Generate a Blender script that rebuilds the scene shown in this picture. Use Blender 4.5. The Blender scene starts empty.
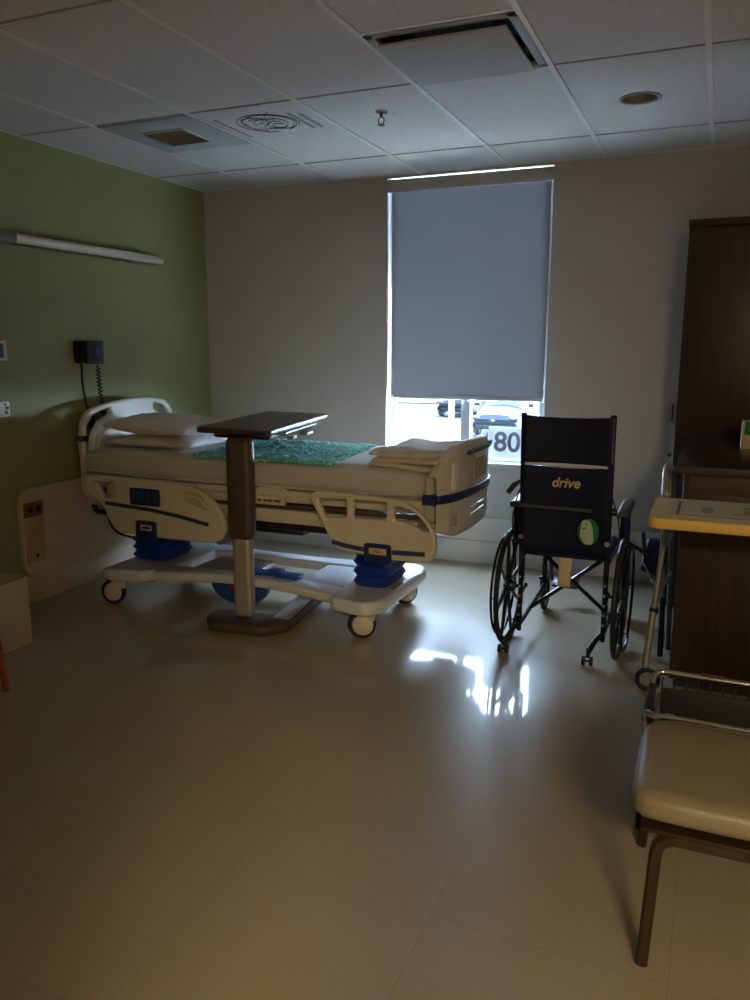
import bpy, bmesh, math, random
from mathutils import Vector, Matrix, noise
random.seed(7)
PI = math.pi
COL = bpy.context.scene.collection
D, L, CE = 5.398, -3.718, 2.684          # back wall y, left wall x, ceiling z
RW, FW = 1.62, -1.05                     # right wall x, front wall y

# ------------------------------------------------------------------ materials
def lin(c):
    return tuple(((v/255)/12.92 if v/255 <= .04045 else ((v/255+.055)/1.055)**2.4) for v in c)
def mat(name, rgb, rough=.5, metal=0, spec=.5, bump=0, bscale=40, var=0, vscale=6, coat=0, emit=None, estr=0, sheen=0):
    m = bpy.data.materials.new(name); m.use_nodes = True
    nt = m.node_tree; b = nt.nodes['Principled BSDF']
    c = lin(rgb)
    b.inputs['Base Color'].default_value = (*c, 1); b.inputs['Roughness'].default_value = rough
    b.inputs['Metallic'].default_value = metal; b.inputs['Specular IOR Level'].default_value = spec
    b.inputs['Coat Weight'].default_value = coat; b.inputs['Sheen Weight'].default_value = sheen
    if emit:
        b.inputs['Emission Color'].default_value = (*lin(emit), 1); b.inputs['Emission Strength'].default_value = estr
    tc = nt.nodes.new('ShaderNodeTexCoord')
    if var:
        n = nt.nodes.new('ShaderNodeTexNoise'); n.inputs['Scale'].default_value = vscale; n.inputs['Detail'].default_value = 5
        r = nt.nodes.new('ShaderNodeMapRange'); r.inputs['To Min'].default_value = 1-var; r.inputs['To Max'].default_value = 1+var
        mx = nt.nodes.new('ShaderNodeVectorMath'); mx.operation = 'SCALE'; mx.inputs[0].default_value = c
        nt.links.new(tc.outputs['Object'], n.inputs['Vector']); nt.links.new(n.outputs['Fac'], r.inputs['Value'])
        nt.links.new(r.outputs['Result'], mx.inputs['Scale']); nt.links.new(mx.outputs['Vector'], b.inputs['Base Color'])
    if bump:
        n = nt.nodes.new('ShaderNodeTexNoise'); n.inputs['Scale'].default_value = bscale; n.inputs['Detail'].default_value = 4
        bp = nt.nodes.new('ShaderNodeBump'); bp.inputs['Strength'].default_value = bump; bp.inputs['Distance'].default_value = .004
        nt.links.new(tc.outputs['Object'], n.inputs['Vector']); nt.links.new(n.outputs['Fac'], bp.inputs['Height'])
        nt.links.new(bp.outputs['Normal'], b.inputs['Normal'])
    return m

M = {}
M['green'] = mat('green wall paint', (138, 144, 94), .55, bump=.15, bscale=220, var=.04)
M['grey'] = mat('warm grey wall paint', (184, 181, 175), .6, bump=.12, bscale=220, var=.03)
M['hall'] = mat('dark hallway walls', (112, 96, 80), .6)  # unseen hallway walls, kept dark to limit bounced warm light
M['white'] = mat('white paint', (205, 203, 198), .45, var=.02)
M['frame'] = mat('window frame paint', (178, 184, 192), .4)
M['cream'] = mat('cream bed plastic', (202, 194, 176), .38, spec=.5, var=.03)
M['creamlt'] = mat('pale bed plastic', (216, 214, 204), .35)
M['bedwhite'] = mat('white bed base plastic', (205, 208, 214), .28, coat=.3)
M['guard'] = mat('beige wall guard vinyl', (184, 168, 142), .45, bump=.1, bscale=300, var=.04)
M['sheet'] = mat('grey fitted sheet', (184, 180, 176), .85, bump=.5, bscale=18, sheen=.2, var=.03)
M['pillow'] = mat('white pillowcase', (205, 200, 202), .85, bump=.5, bscale=14, sheen=.2)
M['fold'] = mat('cream cotton blanket', (196, 184, 166), .9, bump=.8, bscale=60, sheen=.3, var=.05)
M['navy'] = mat('navy plastic', (26, 46, 98), .4)
M['stripe'] = mat('slate blue stripe', (42, 62, 98), .45)
M['blue'] = mat('blue rubber bellows', (22, 58, 150), .42)
M['pblue'] = mat('blue pedal plastic', (36, 82, 150), .4)
M['red'] = mat('red pedal plastic', (150, 30, 40), .4)
M['black'] = mat('black plastic', (22, 22, 25), .4)
M['rubber'] = mat('black rubber', (20, 20, 21), .6)
M['vinyl'] = mat('black nylon upholstery', (20, 25, 52), .6, bump=.3, bscale=350, spec=.25)
M['wcframe'] = mat('dark chromed frame tube', (52, 56, 62), .25, metal=.85)
M['mag'] = mat('black wheel plastic', (16, 17, 20), .35)
M['chrome'] = mat('chrome tube', (205, 205, 205), .12, metal=1)
M['alu'] = mat('brushed aluminium tube', (128, 124, 112), .5, metal=.3)
M['silver'] = mat('grey painted steel', (164, 156, 148), .4, metal=.35)
M['taupe'] = mat('brown taupe plastic', (74, 60, 52), .5, var=.06, vscale=30)
M['tabletop'] = mat('dark brown laminate', (58, 48, 46), .28, var=.1, vscale=14, bump=.1, bscale=90)
M['bronze'] = mat('bronze painted steel', (62, 48, 30), .35, metal=.4, bump=.1, bscale=120)
M['beige'] = mat('beige vinyl seat', (134, 122, 96), .36, bump=.25, bscale=160, coat=.15)
M['oak'] = mat('pale laminate with yellow edge', (206, 192, 150), .4, var=.04)
M['yellowedge'] = mat('yellow edge banding', (214, 176, 92), .45)
M['paper'] = mat('printed paper sheet', (188, 178, 156), .6)
M['ink'] = mat('grey print', (92, 84, 74), .7)
M['tan'] = mat('tan lettering', (196, 176, 140), .6)
M['tanwood'] = mat('tan webbing', (206, 188, 158), .6, var=.12, vscale=60)
M['whitestrap'] = mat('pale piping', (206, 206, 212), .4)
M['tagwhite'] = mat('pale green tag', (178, 196, 170), .5)
M['taggreen'] = mat('green tag rim', (20, 118, 66), .4)
M['orangewood'] = mat('orange brown wood', (138, 66, 30), .4, var=.15, vscale=30)
M['bin'] = mat('cream bin plastic', (188, 176, 150), .4)
M['brass'] = mat('brass outlet plate', (124, 92, 56), .4, metal=.4)
M['plate'] = mat('beige outlet plate', (176, 152, 112), .4)
M['whiteplastic'] = mat('white plastic', (214, 216, 210), .4)
M['teal'] = mat('teal display', (30, 84, 96), .3)
M['bpgrey'] = mat('grey gauge face', (70, 76, 84), .45)
M['lampwhite'] = mat('white lamp diffuser', (212, 208, 192), .4)
M['lampbody'] = mat('olive grey lamp housing', (112, 108, 84), .5)
M['vent'] = mat('grey vent grille', (176, 178, 178), .5)
M['panel'] = mat('grey vent panel', (150, 154, 154), .5)
M['plated'] = mat('grey diffuser plate', (168, 168, 164), .7)
M['darkmetal'] = mat('dark recess metal', (62, 60, 56), .3, metal=.8)
M['gold'] = mat('dim grey reflector', (150, 144, 136), .5, metal=.3)
M['print'] = mat('dark print on tile', (56, 60, 66), .7)
def sign_mat():
    m = bpy.data.materials.new('thin white sign paper'); m.use_nodes = True; nt = m.node_tree; nt.nodes.clear()
    N = nt.nodes.new; K = nt.links.new
    o = N('ShaderNodeOutputMaterial'); mx = N('ShaderNodeAddShader'); d = N('ShaderNodeBsdfDiffuse'); t = N('ShaderNodeBsdfTranslucent')
    d.inputs['Color'].default_value = (.6, .6, .62, 1); t.inputs['Color'].default_value = (.10, .105, .115, 1)
    K(d.outputs[0], mx.inputs[0]); K(t.outputs[0], mx.inputs[1]); K(mx.outputs[0], o.inputs['Surface'])
    return m
M['sign'] = sign_mat()
M['digit'] = mat('grey printed digits', (122, 128, 140), .7)
M['greenled'] = mat('green indicator', (30, 160, 90), .4)
M['asphalt'] = mat('pale asphalt', (22, 23, 25), .9, var=.15, vscale=1.2, spec=.05)
M['concrete'] = mat('bright bounce ground', (225, 224, 220), .9, var=.04, vscale=1)  # for the unseen ground that throws daylight up to the ceiling
M['bounce_mid'] = mat('grey paving', (158, 158, 158), .9, var=.06, vscale=2)
M['bounce_outer'] = mat('dark gravel', (92, 92, 92), .95, var=.15, vscale=12)
M['walk'] = mat('concrete walk', (40, 42, 46), .9, var=.08, vscale=2, spec=.05)
M['drygrass'] = mat('dry verge', (24, 18, 13), .95, var=.2, vscale=3, spec=.05)
M['carblue'] = mat('silver blue car paint', (13, 18, 24), .3, metal=.2, coat=0, spec=.05)
M['carglass'] = mat('dark car glass', (6, 9, 13), .15, spec=.05)
M['cardark'] = mat('dark car trim', (4, 7, 11), .5, spec=.05)
M['truck'] = mat('dark truck paint', (8, 10, 14), .3, coat=0, spec=.05)
M['lens'] = mat('headlight lens', (36, 40, 44), .1, spec=.05)
M['bldg'] = mat('far building cladding', (22, 24, 28), .8, spec=.05)

def wood_mat(name, c1, c2, rough):
    m = bpy.data.materials.new(name); m.use_nodes = True; nt = m.node_tree; b = nt.nodes['Principled BSDF']
    tc = nt.nodes.new('ShaderNodeTexCoord'); mp = nt.nodes.new('ShaderNodeMapping'); mp.inputs['Scale'].default_value = (14, 14, 1.0)
    n = nt.nodes.new('ShaderNodeTexNoise'); n.inputs['Scale'].default_value = 3; n.inputs['Detail'].default_value = 6
    cr = nt.nodes.new('ShaderNodeValToRGB'); cr.color_ramp.elements[0].position = .35; cr.color_ramp.elements[1].position = .68
    cr.color_ramp.elements[0].color = (*lin(c1), 1); cr.color_ramp.elements[1].color = (*lin(c2), 1)
    nt.links.new(tc.outputs['Object'], mp.inputs['Vector']); nt.links.new(mp.outputs['Vector'], n.inputs['Vector'])
    nt.links.new(n.outputs['Fac'], cr.inputs['Fac']); nt.links.new(cr.outputs['Color'], b.inputs['Base Color'])
    b.inputs['Roughness'].default_value = rough
    return m
M['walnut'] = wood_mat('dark walnut laminate', (46, 31, 24), (62, 44, 34), .42)
M['desktop'] = wood_mat('dark desk laminate', (44, 34, 32), (54, 42, 40), .25)
M['deskedge'] = mat('brown desk edge', (70, 54, 40), .45)

def floor_mat():
    m = bpy.data.materials.new('polished vinyl floor tiles'); m.use_nodes = True; nt = m.node_tree; b = nt.nodes['Principled BSDF']
    N = nt.nodes.new; K = nt.links.new
    tc = N('ShaderNodeTexCoord')
    br = N('ShaderNodeTexBrick'); br.offset = 0; br.squash = 1
    br.inputs['Scale'].default_value = 1; br.inputs['Brick Width'].default_value = .61; br.inputs['Row Height'].default_value = .61
    br.inputs['Mortar Size'].default_value = .0018; br.inputs['Mortar Smooth'].default_value = .3
    base = (160, 147, 124)
    br.inputs['Color1'].default_value = (*lin(base), 1); br.inputs['Color2'].default_value = (*lin((158, 145, 122)), 1)
    br.inputs['Mortar'].default_value = (*lin((144, 132, 112)), 1)
    K(tc.outputs['Object'], br.inputs['Vector'])
    sp = N('ShaderNodeTexNoise'); sp.inputs['Scale'].default_value = 130; sp.inputs['Detail'].default_value = 3
    K(tc.outputs['Object'], sp.inputs['Vector'])
    r = N('ShaderNodeMapRange'); r.inputs['To Min'].default_value = .86; r.inputs['To Max'].default_value = 1.12
    K(sp.outputs['Fac'], r.inputs['Value'])
    vm = N('ShaderNodeVectorMath'); vm.operation = 'SCALE'; K(br.outputs['Color'], vm.inputs[0]); K(r.outputs['Result'], vm.inputs['Scale'])
    K(vm.outputs['Vector'], b.inputs['Base Color'])
    n2 = N('ShaderNodeTexNoise'); n2.inputs['Scale'].default_value = 2.2; n2.inputs['Detail'].default_value = 5
    K(tc.outputs['Object'], n2.inputs['Vector'])
    r2 = N('ShaderNodeMapRange'); r2.inputs['To Min'].default_value = .29; r2.inputs['To Max'].default_value = .42
    K(n2.outputs['Fac'], r2.inputs['Value']); K(r2.outputs['Result'], b.inputs['Roughness'])
    b.inputs['Coat Weight'].default_value = .55; b.inputs['Coat Roughness'].default_value = .06
    n3 = N('ShaderNodeTexNoise'); n3.inputs['Scale'].default_value = 7; n3.inputs['Detail'].default_value = 1
    K(tc.outputs['Object'], n3.inputs['Vector'])
    bp = N('ShaderNodeBump'); bp.inputs['Strength'].default_value = .12; bp.inputs['Distance'].default_value = .003
    K(n3.outputs['Fac'], bp.inputs['Height'])
    return m
M['floor'] = floor_mat()

def tile_mat():
    m = mat('mineral fibre ceiling tile', (196, 196, 192), .9)
    nt = m.node_tree; b = nt.nodes['Principled BSDF']; N = nt.nodes.new; K = nt.links.new
    tc = N('ShaderNodeTexCoord'); n = N('ShaderNodeTexNoise'); n.inputs['Scale'].default_value = 90; n.inputs['Detail'].default_value = 6
    K(tc.outputs['Object'], n.inputs['Vector'])
    cr = N('ShaderNodeValToRGB'); cr.color_ramp.elements[0].position = .34; cr.color_ramp.elements[1].position = .5
    cr.color_ramp.elements[0].color = (*lin((182, 182, 178)), 1); cr.color_ramp.elements[1].color = (*lin((196, 196, 192)), 1)
    K(n.outputs['Fac'], cr.inputs['Fac']); K(cr.outputs['Color'], b.inputs['Base Color'])
    bp = N('ShaderNodeBump'); bp.inputs['Strength'].default_value = .5; bp.inputs['Distance'].default_value = .004
    K(n.outputs['Fac'], bp.inputs['Height']); K(bp.outputs['Normal'], b.inputs['Normal'])
    return m
M['tile'] = tile_mat()
M['tee'] = mat('white ceiling grid bar', (206, 206, 202), .5)
M['teeedge'] = mat('grey ceiling grid bar', (146, 146, 142), .8)

def blind_mat():
    m = bpy.data.materials.new('grey lavender roller fabric'); m.use_nodes = True; nt = m.node_tree; nt.nodes.clear()
    N = nt.nodes.new; K = nt.links.new
    o = N('ShaderNodeOutputMaterial'); mx = N('ShaderNodeAddShader'); d = N('ShaderNodeBsdfDiffuse'); t = N('ShaderNodeBsdfTranslucent')
    d.inputs['Color'].default_value = (*lin((150, 152, 158)), 1); t.inputs['Color'].default_value = (.0021, .0023, .0027, 1)
    tc = N('ShaderNodeTexCoord'); n = N('ShaderNodeTexNoise'); n.inputs['Scale'].default_value = 260
    K(tc.outputs['Object'], n.inputs['Vector']); bp = N('ShaderNodeBump'); bp.inputs['Strength'].default_value = .2; bp.inputs['Distance'].default_value = .002
    K(n.outputs['Fac'], bp.inputs['Height']); K(bp.outputs['Normal'], d.inputs['Normal'])
    K(d.outputs[0], mx.inputs[0]); K(t.outputs[0], mx.inputs[1]); K(mx.outputs[0], o.inputs['Surface'])
    return m
M['blind'] = blind_mat()
def glass_mat():
    m = bpy.data.materials.new('window glass'); m.use_nodes = True; nt = m.node_tree; nt.nodes.clear()
    N = nt.nodes.new; K = nt.links.new
    o = N('ShaderNodeOutputMaterial'); mx = N('ShaderNodeMixShader'); t = N('ShaderNodeBsdfTransparent'); g = N('ShaderNodeBsdfGlossy')
    t.inputs['Color'].default_value = (.93, .96, .98, 1); g.inputs['Roughness'].default_value = .02; mx.inputs['Fac'].default_value = .05
    K(t.outputs[0], mx.inputs[1]); K(g.outputs[0], mx.inputs[2]); K(mx.outputs[0], o.inputs['Surface'])
    return m
M['glass'] = glass_mat()
def crochet_mat():
    m = bpy.data.materials.new('green crochet yarn'); m.use_nodes = True; nt = m.node_tree; b = nt.nodes['Principled BSDF']
    N = nt.nodes.new; K = nt.links.new
    tc = N('ShaderNodeTexCoord'); v = N('ShaderNodeTexVoronoi'); v.inputs['Scale'].default_value = 42
    K(tc.outputs['Object'], v.inputs['Vector'])
    cr = N('ShaderNodeValToRGB'); cr.color_ramp.elements[0].position = .1; cr.color_ramp.elements[1].position = .62
    cr.color_ramp.elements[0].color = (*lin((178, 240, 232)), 1); cr.color_ramp.elements[1].color = (*lin((84, 178, 172)), 1)
    K(v.outputs['Distance'], cr.inputs['Fac']); K(cr.outputs['Color'], b.inputs['Base Color']); b.inputs['Roughness'].default_value = .95
    bp = N('ShaderNodeBump'); bp.invert = True; bp.inputs['Strength'].default_value = 1; bp.inputs['Distance'].default_value = .007
    K(v.outputs['Distance'], bp.inputs['Height']); K(bp.outputs['Normal'], b.inputs['Normal'])
    return m
M['crochet'] = crochet_mat()

# ------------------------------------------------------------------ mesh helpers (world coordinates)
class MB:
    def __init__(s): s.bm = bmesh.new()
    def box(s, c, d, rot=None, bev=0, seg=2, mi=0):
        t = bmesh.new(); bmesh.ops.create_cube(t, size=1)
        bmesh.ops.scale(t, vec=Vector(d), verts=t.verts)
        if bev: bmesh.ops.bevel(t, geom=t.edges[:], offset=min(bev, min(d)*.49), segments=seg, profile=.5, affect='EDGES')
        if rot is not None: bmesh.ops.transform(t, matrix=rot.to_4x4() if len(rot) == 3 else rot, verts=t.verts)
        bmesh.ops.translate(t, vec=Vector(c), verts=t.verts)
        return s._merge(t, mi)
    def b2(s, x0, x1, y0, y1, z0, z1, bev=0, seg=2, mi=0):
        return s.box(((x0+x1)/2, (y0+y1)/2, (z0+z1)/2), (abs(x1-x0), abs(y1-y0), abs(z1-z0)), None, bev, seg, mi)
    def _merge(s, t, mi=0):
        for f in t.faces: f.material_index = mi
        me = bpy.data.meshes.new('t'); t.to_mesh(me); t.free(); s.bm.from_mesh(me); bpy.data.meshes.remove(me); return s
    def mesh(s, me, mtx=None, mi=0):
        t = bmesh.new(); t.from_mesh(me)
        if mtx is not None: bmesh.ops.transform(t, matrix=mtx, verts=t.verts)
        return s._merge(t, mi)
    def tube(s, pts, r, n=10, fillet=0, closed=False, mi=0, cap=True):
        pts = [Vector(p) for p in pts]
        if fillet: pts = round_path(pts, fillet, closed)
        t = bmesh.new(); rings = []; N = len(pts); up = None
        for i, p in enumerate(pts):
            a = pts[i-1] if (i > 0 or closed) else p; b = pts[(i+1) % N] if (i < N-1 or closed) else p
            d = (b-a).normalized()
            if up is None:
                up = Vector((0, 0, 1)) if abs(d.z) < .9 else Vector((1, 0, 0))
            u = (up - d*up.dot(d)).normalized(); v = d.cross(u); up = u
            rr = r[i] if isinstance(r, (list, tuple)) else r
            rings.append([t.verts.new(p + (u*math.cos(2*PI*k/n) + v*math.sin(2*PI*k/n))*rr) for k in range(n)])
        for i in range(N if closed else N-1):
            A, B = rings[i], rings[(i+1) % N]
            for k in range(n): t.faces.new((A[k], A[(k+1) % n], B[(k+1) % n], B[k]))
        if cap and not closed:
            t.faces.new(rings[0][::-1]); t.faces.new(rings[-1])
        bmesh.ops.recalc_face_normals(t, faces=t.faces[:])
        return s._merge(t, mi)
    def lathe(s, prof, c, axis='Z', n=32, mi=0, cap=True):
        t = bmesh.new(); rings = []
        for (r, h) in prof:
            ring = []
            for k in range(n):
                a = 2*PI*k/n; x, y = r*math.cos(a), r*math.sin(a)
                p = {'Z': (x, y, h), 'X': (h, x, y), 'Y': (x, h, y)}[axis]
                ring.append(t.verts.new(Vector(p)+Vector(c)))
            rings.append(ring)
        for A, B in zip(rings, rings[1:]):
            for k in range(n): t.faces.new((A[k], A[(k+1) % n], B[(k+1) % n], B[k]))
        for R in (rings[0], rings[-1]):
            if cap and (R[0].co-R[n//2].co).length > 1e-5: t.faces.new(R)
        bmesh.ops.remove_doubles(t, verts=t.verts, dist=1e-6)
        bmesh.ops.recalc_face_normals(t, faces=t.faces[:])
        return s._merge(t, mi)
    def torus(s, c, R, r, axis='X', n=48, m=10, mi=0):
        ax = {'X': lambda a: (0, math.cos(a), math.sin(a)), 'Y': lambda a: (math.cos(a), 0, math.sin(a)), 'Z': lambda a: (math.cos(a), math.sin(a), 0)}[axis]
        pts = [Vector(c)+Vector(ax(2*PI*k/n))*R for k in range(n)]
        return s.tube(pts, r, n=m, closed=True, mi=mi)
    def plate(s, outl, th, bev, mtx, holes=(), mi=0):
        # flat outline (with holes) given real thickness and rounded edges
        cu = bpy.data.curves.new('p', 'CURVE'); cu.dimensions = '2D'; cu.fill_mode = 'BOTH'
        cu.extrude = th/2-bev; cu.bevel_depth = bev; cu.bevel_resolution = 2; cu.offset = -bev
        for o in (outl, *holes):
            sp = cu.splines.new('POLY'); sp.points.add(len(o)-1); sp.use_cyclic_u = True
            for q, p in zip(sp.points, o): q.co = (p[0], p[1], 0, 1)
        return s._curve(cu, mtx, mi)
    def _curve(s, cu, mtx, mi=0):
        ob = bpy.data.objects.new('t', cu); COL.objects.link(ob)
        bpy.context.view_layer.update()
        dg = bpy.context.evaluated_depsgraph_get(); me = bpy.data.meshes.new_from_object(ob.evaluated_get(dg))
        s.mesh(me, mtx, mi); bpy.data.objects.remove(ob); bpy.data.meshes.remove(me); return s
    def text(s, body, size, mtx, th=.002, bold=0, shear=0, mi=0):
        cu = bpy.data.curves.new('t', 'FONT'); cu.body = body; cu.size = size; cu.extrude = th/2; cu.offset = bold; cu.shear = shear
        cu.align_x = 'CENTER'; cu.align_y = 'CENTER'
        return s._curve(cu, mtx, mi)
    def fn(s, f, nu, nv, mi=0, closed_u=False):
        t = bmesh.new(); g = [[t.verts.new(Vector(f(i/nu, j/nv))) for j in range(nv+1)] for i in range(nu+1)]
        for i in range(nu):
            for j in range(nv): t.faces.new((g[i][j], g[i+1][j], g[i+1][j+1], g[i][j+1]))
        bmesh.ops.recalc_face_normals(t, faces=t.faces[:])
        return s._merge(t, mi)

def round_path(pts, r, closed=False):
    out = []; N = len(pts)
    for i, p in enumerate(pts):
        if not closed and i in (0, N-1): out.append(p); continue
        a, b = pts[i-1], pts[(i+1) % N]
        da, db = (a-p), (b-p); la, lb = da.length, db.length; rr = min(r, la*.48, lb*.48)
        A = p+da.normalized()*rr; B = p+db.normalized()*rr
        for k in range(7):
            t = k/6; out.append(A*(1-t)**2 + p*2*t*(1-t) + B*t*t)
    return out
def round2(pts, r):
    return [(v.x, v.y) for v in round_path([Vector((x, y, 0)) for x, y in pts], r, True)]
def XZ(y, s=1):      # plane with local x->X, local y->Z, at depth y
    return Matrix(((1, 0, 0, 0), (0, 0, -1, y), (0, 1, 0, 0), (0, 0, 0, 1)))
def YZ(x):           # local x->Y, local y->Z
    return Matrix(((0, 0, 1, x), (1, 0, 0, 0), (0, 1, 0, 0), (0, 0, 0, 1)))
def XY(z): return Matrix.Translation((0, 0, z))
def rrect(x0, x1, y0, y1, r): return round2([(x0, y0), (x1, y0), (x1, y1), (x0, y1)], r)

ROOT = {}
def finish(me, smooth=35):
    me.polygons.foreach_set('use_smooth', [True]*len(me.polygons))
    me.set_sharp_from_angle(angle=math.radians(smooth)); me.update()
def obj(name, mb, m, parent=None, label=None, loc=None):
    me = bpy.data.meshes.new(name)
    off = ROOT.get(parent.name, Vector()) if parent else Vector(loc or (0, 0, 0))
    bmesh.ops.translate(mb.bm, vec=-off, verts=mb.bm.verts)
    bmesh.ops.recalc_face_normals(mb.bm, faces=mb.bm.faces[:])
    mb.bm.to_mesh(me); mb.bm.free()
    for x in (m if isinstance(m, list) else [m]): me.materials.append(M[x] if isinstance(x, str) else x)
    finish(me)
    o = bpy.data.objects.new(name, me); COL.objects.link(o)
    if parent: o.parent = parent; ROOT[o.name] = off
    else: o.location = off; ROOT[o.name] = off
    if label: o['label'] = label
    return o
def thing(name, label, cat, loc, group=None):
    o = bpy.data.objects.new(name, None); COL.objects.link(o); o.location = loc; o.empty_display_size = .1
    o['label'] = label; o['category'] = cat
    if group: o['group'] = group
    ROOT[o.name] = Vector(loc); return o
def tag(o, label, cat, group=None, kind=None):
    o['label'] = label; o['category'] = cat
    if group: o['group'] = group
    if kind: o['kind'] = kind
    return o
def struct(name, mb, m, label=None):
    o = obj(name, mb, m); o['kind'] = 'structure'
    if label: o['label'] = label
    return o
def copy_tree(o, parent=None, shift=None):
    c = o.copy(); COL.objects.link(c)
    if parent: c.parent = parent
    else: c.location = Vector(o.location)+Vector(shift)
    for ch in list(o.children): copy_tree(ch, c)
    return c
RZ = lambda a: Matrix.Rotation(math.radians(a), 3, 'Z')
RX = lambda a: Matrix.Rotation(math.radians(a), 3, 'X')
RY = lambda a: Matrix.Rotation(math.radians(a), 3, 'Y')
def about(p, rot): return Matrix.Translation(p) @ rot.to_4x4() @ Matrix.Translation(-Vector(p))

# ------------------------------------------------------------------ room shell
WX0, WX1, WZ0, WZ1 = -2.205, -1.055, .725, 2.668
WT = .10
mb = MB(); mb.b2(L-.1, 2.5, FW-3.7, D+WT, -.1, 0); struct('floor', mb, 'floor', 'polished beige vinyl tile floor')
mb = MB()   # back wall with the window opening
mb.b2(L-.1, WX0, D, D+WT, 0, CE+.2); mb.b2(WX1, RW+.1, D, D+WT, 0, CE+.2)
mb.b2(WX0, WX1, D, D+WT, 0, WZ0); mb.b2(WX0, WX1, D, D+WT, WZ1, CE+.2)
struct('wall_back', mb, 'grey', 'warm grey back wall around the window')
mb = MB(); mb.b2(L-.1, L, FW, D, 0, CE+.2); struct('wall_left', mb, 'green', 'olive green wall behind the bed head')
mb = MB(); mb.b2(RW, RW+.1, FW, D, 0, CE+.2); struct('wall_right', mb, 'grey')
DX0, DX1, DZ = .03, 1.5, 2.6
mb = MB(); mb.b2(L-.1, DX0, FW-.12, FW, 0, CE+.2); mb.b2(DX1, RW+.1, FW-.12, FW, 0, CE+.2); mb.b2(DX0, DX1, FW-.12, FW, DZ, CE+.2); mb.b2(.13, .58, FW-.12, FW, 0, CE+.2)  # narrow pier is unseen, added to cut the warm light into a streak
struct('wall_front', mb, 'grey')
# hallway outside the room door
HX0, HX1, HY = -1.2, 2.4, FW-3.6
mb = MB(); mb.b2(HX0, HX1, HY-.1, HY, 0, CE); mb.b2(HX0-.1, HX0, HY, FW-.12, 0, CE); mb.b2(HX1, HX1+.1, HY, FW-.02, 0, CE)
mb.b2(HX0-.1, HX1+.1, HY-.1, FW-.12, CE-.02, CE+.1); mb.b2(RW+.1, HX1, FW-.12, FW-.02, 0, CE)
struct('wall_hallway', mb, 'hall')

# ceiling with 2 x 4 ft grid
C0, R0, T = -1.3476, 4.8371, .6096
DIFF = (C0, C0+T, R0-2*T-T, R0-2*T)          # diffuser hole
mb = MB()
hx0, hx1, hy0, hy1 = DIFF
dlx, dly, dlr = -.435, 4.235, .082
def slab(x0, x1, y0, y1): mb.b2(x0, x1, y0, y1, CE, CE+.12)
slab(L-.1, RW+.1, FW-.1, hy0); slab(L-.1, hx0, hy0, hy1); slab(hx1, RW+.1, hy0, hy1)
slab(L-.1, dlx-.1, hy1, D+.1); slab(dlx+.1, RW+.1, hy1, D+.1); slab(dlx-.1, dlx+.1, hy1, dly-.1); slab(dlx-.1, dlx+.1, dly+.1, D+.1)
x = C0
xs = [C0+T*i for i in range(-3, 4)]
ys = [R0-2*T*j for j in range(0, 5)]
for X in xs: mb.b2(X-.012, X+.012, FW, D, CE-.006, CE+.001, mi=1)
for Y in ys: mb.b2(L, RW, Y-.005, Y+.005, CE-.004, CE+.001, mi=2)
mb.b2(L, RW, D-.02, D, CE-.003, CE, mi=1); mb.b2(L, L+.02, FW, D, CE-.003, CE, mi=1)
mb.b2(hx0, hx1, hy0-.012, hy0+.006, CE-.003, CE, mi=1)
mb.b2(L-.1, RW+.1, FW-.1, D+.13, CE+.2, CE+.35)  # unseen lid added to stop sun leaking through the ceiling openings
struct('ceiling', mb, ['tile', 'tee', 'teeedge'], 'suspended ceiling of pale speckled tiles in a metal grid')

# baseboards, wall guards
mb = MB(); mb.b2(L, -.2, D-.012, D, 0, .165, .004); mb.b2(-.2, RW, D-.012, D, 0, .165, .004); struct('baseboard_back', mb, 'white')
mb = MB(); mb.b2(L, L+.012, FW, D-.012, 0, .165, .004); struct('baseboard_left', mb, 'guard')
mb = MB(); mb.b2(RW-.012, RW, FW, D-.012, 0, .165, .004); struct('baseboard_right', mb, 'guard')
mb = MB(); mb.b2(L+.03, -.25, D-.022, D, .17, .335, .006); struct('trim_1', mb, 'white', 'low pale wall guard band along the back wall')
mb = MB()
gy0, gy1, gz0, gz1 = 3.385, D-.01, .17, .70
pts = [(gy0, gz0+.05), (gy0+.04, gz0), (gy1, gz0), (gy1, gz1), (gy0+.05, gz1), (gy0, gz1-.05)]
mb.plate(round2(pts, .03), .036, .006, YZ(L+.018))
struct('trim_2', mb, 'guard', 'beige wall guard panel with rounded corners low on the green wall')

# ------------------------------------------------------------------ window
wy = D+.078
mb = MB()
fr = .05
mb.b2(WX0, WX0+fr, wy-.020, wy+.022, WZ0, WZ1, .004); mb.b2(WX1-fr, WX1, wy-.020, wy+.022, WZ0, WZ1, .004)
mb.b2(WX0, WX1, wy-.020, wy+.022, WZ0, WZ0+.04, .004); mb.b2(WX0, WX1, wy-.020, wy+.022, WZ1-.02, WZ1, .004)
mb.b2(-1.655, -1.585, wy-.022, wy+.022, WZ0, 1.25, .004)

win = struct('window_1', mb, 'frame', 'tall window with a pale grey frame and two panes')
mb = MB(); mb.b2(WX0+fr-.005, -1.65, wy-.004, wy+.002, WZ0+.035, WZ1-.045); obj('pane', mb, 'glass', win)
mb = MB(); mb.b2(-1.59, WX1-fr+.005, wy-.004, wy+.002, WZ0+.035, WZ1-.045); obj('pane', mb, 'glass', win)
mb = MB(); mb.b2(WX0-.0, WX1, D-.012, wy-.02, WZ0-.025, WZ0+.004, .004); obj('window_sill', mb, 'white', win)

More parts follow.
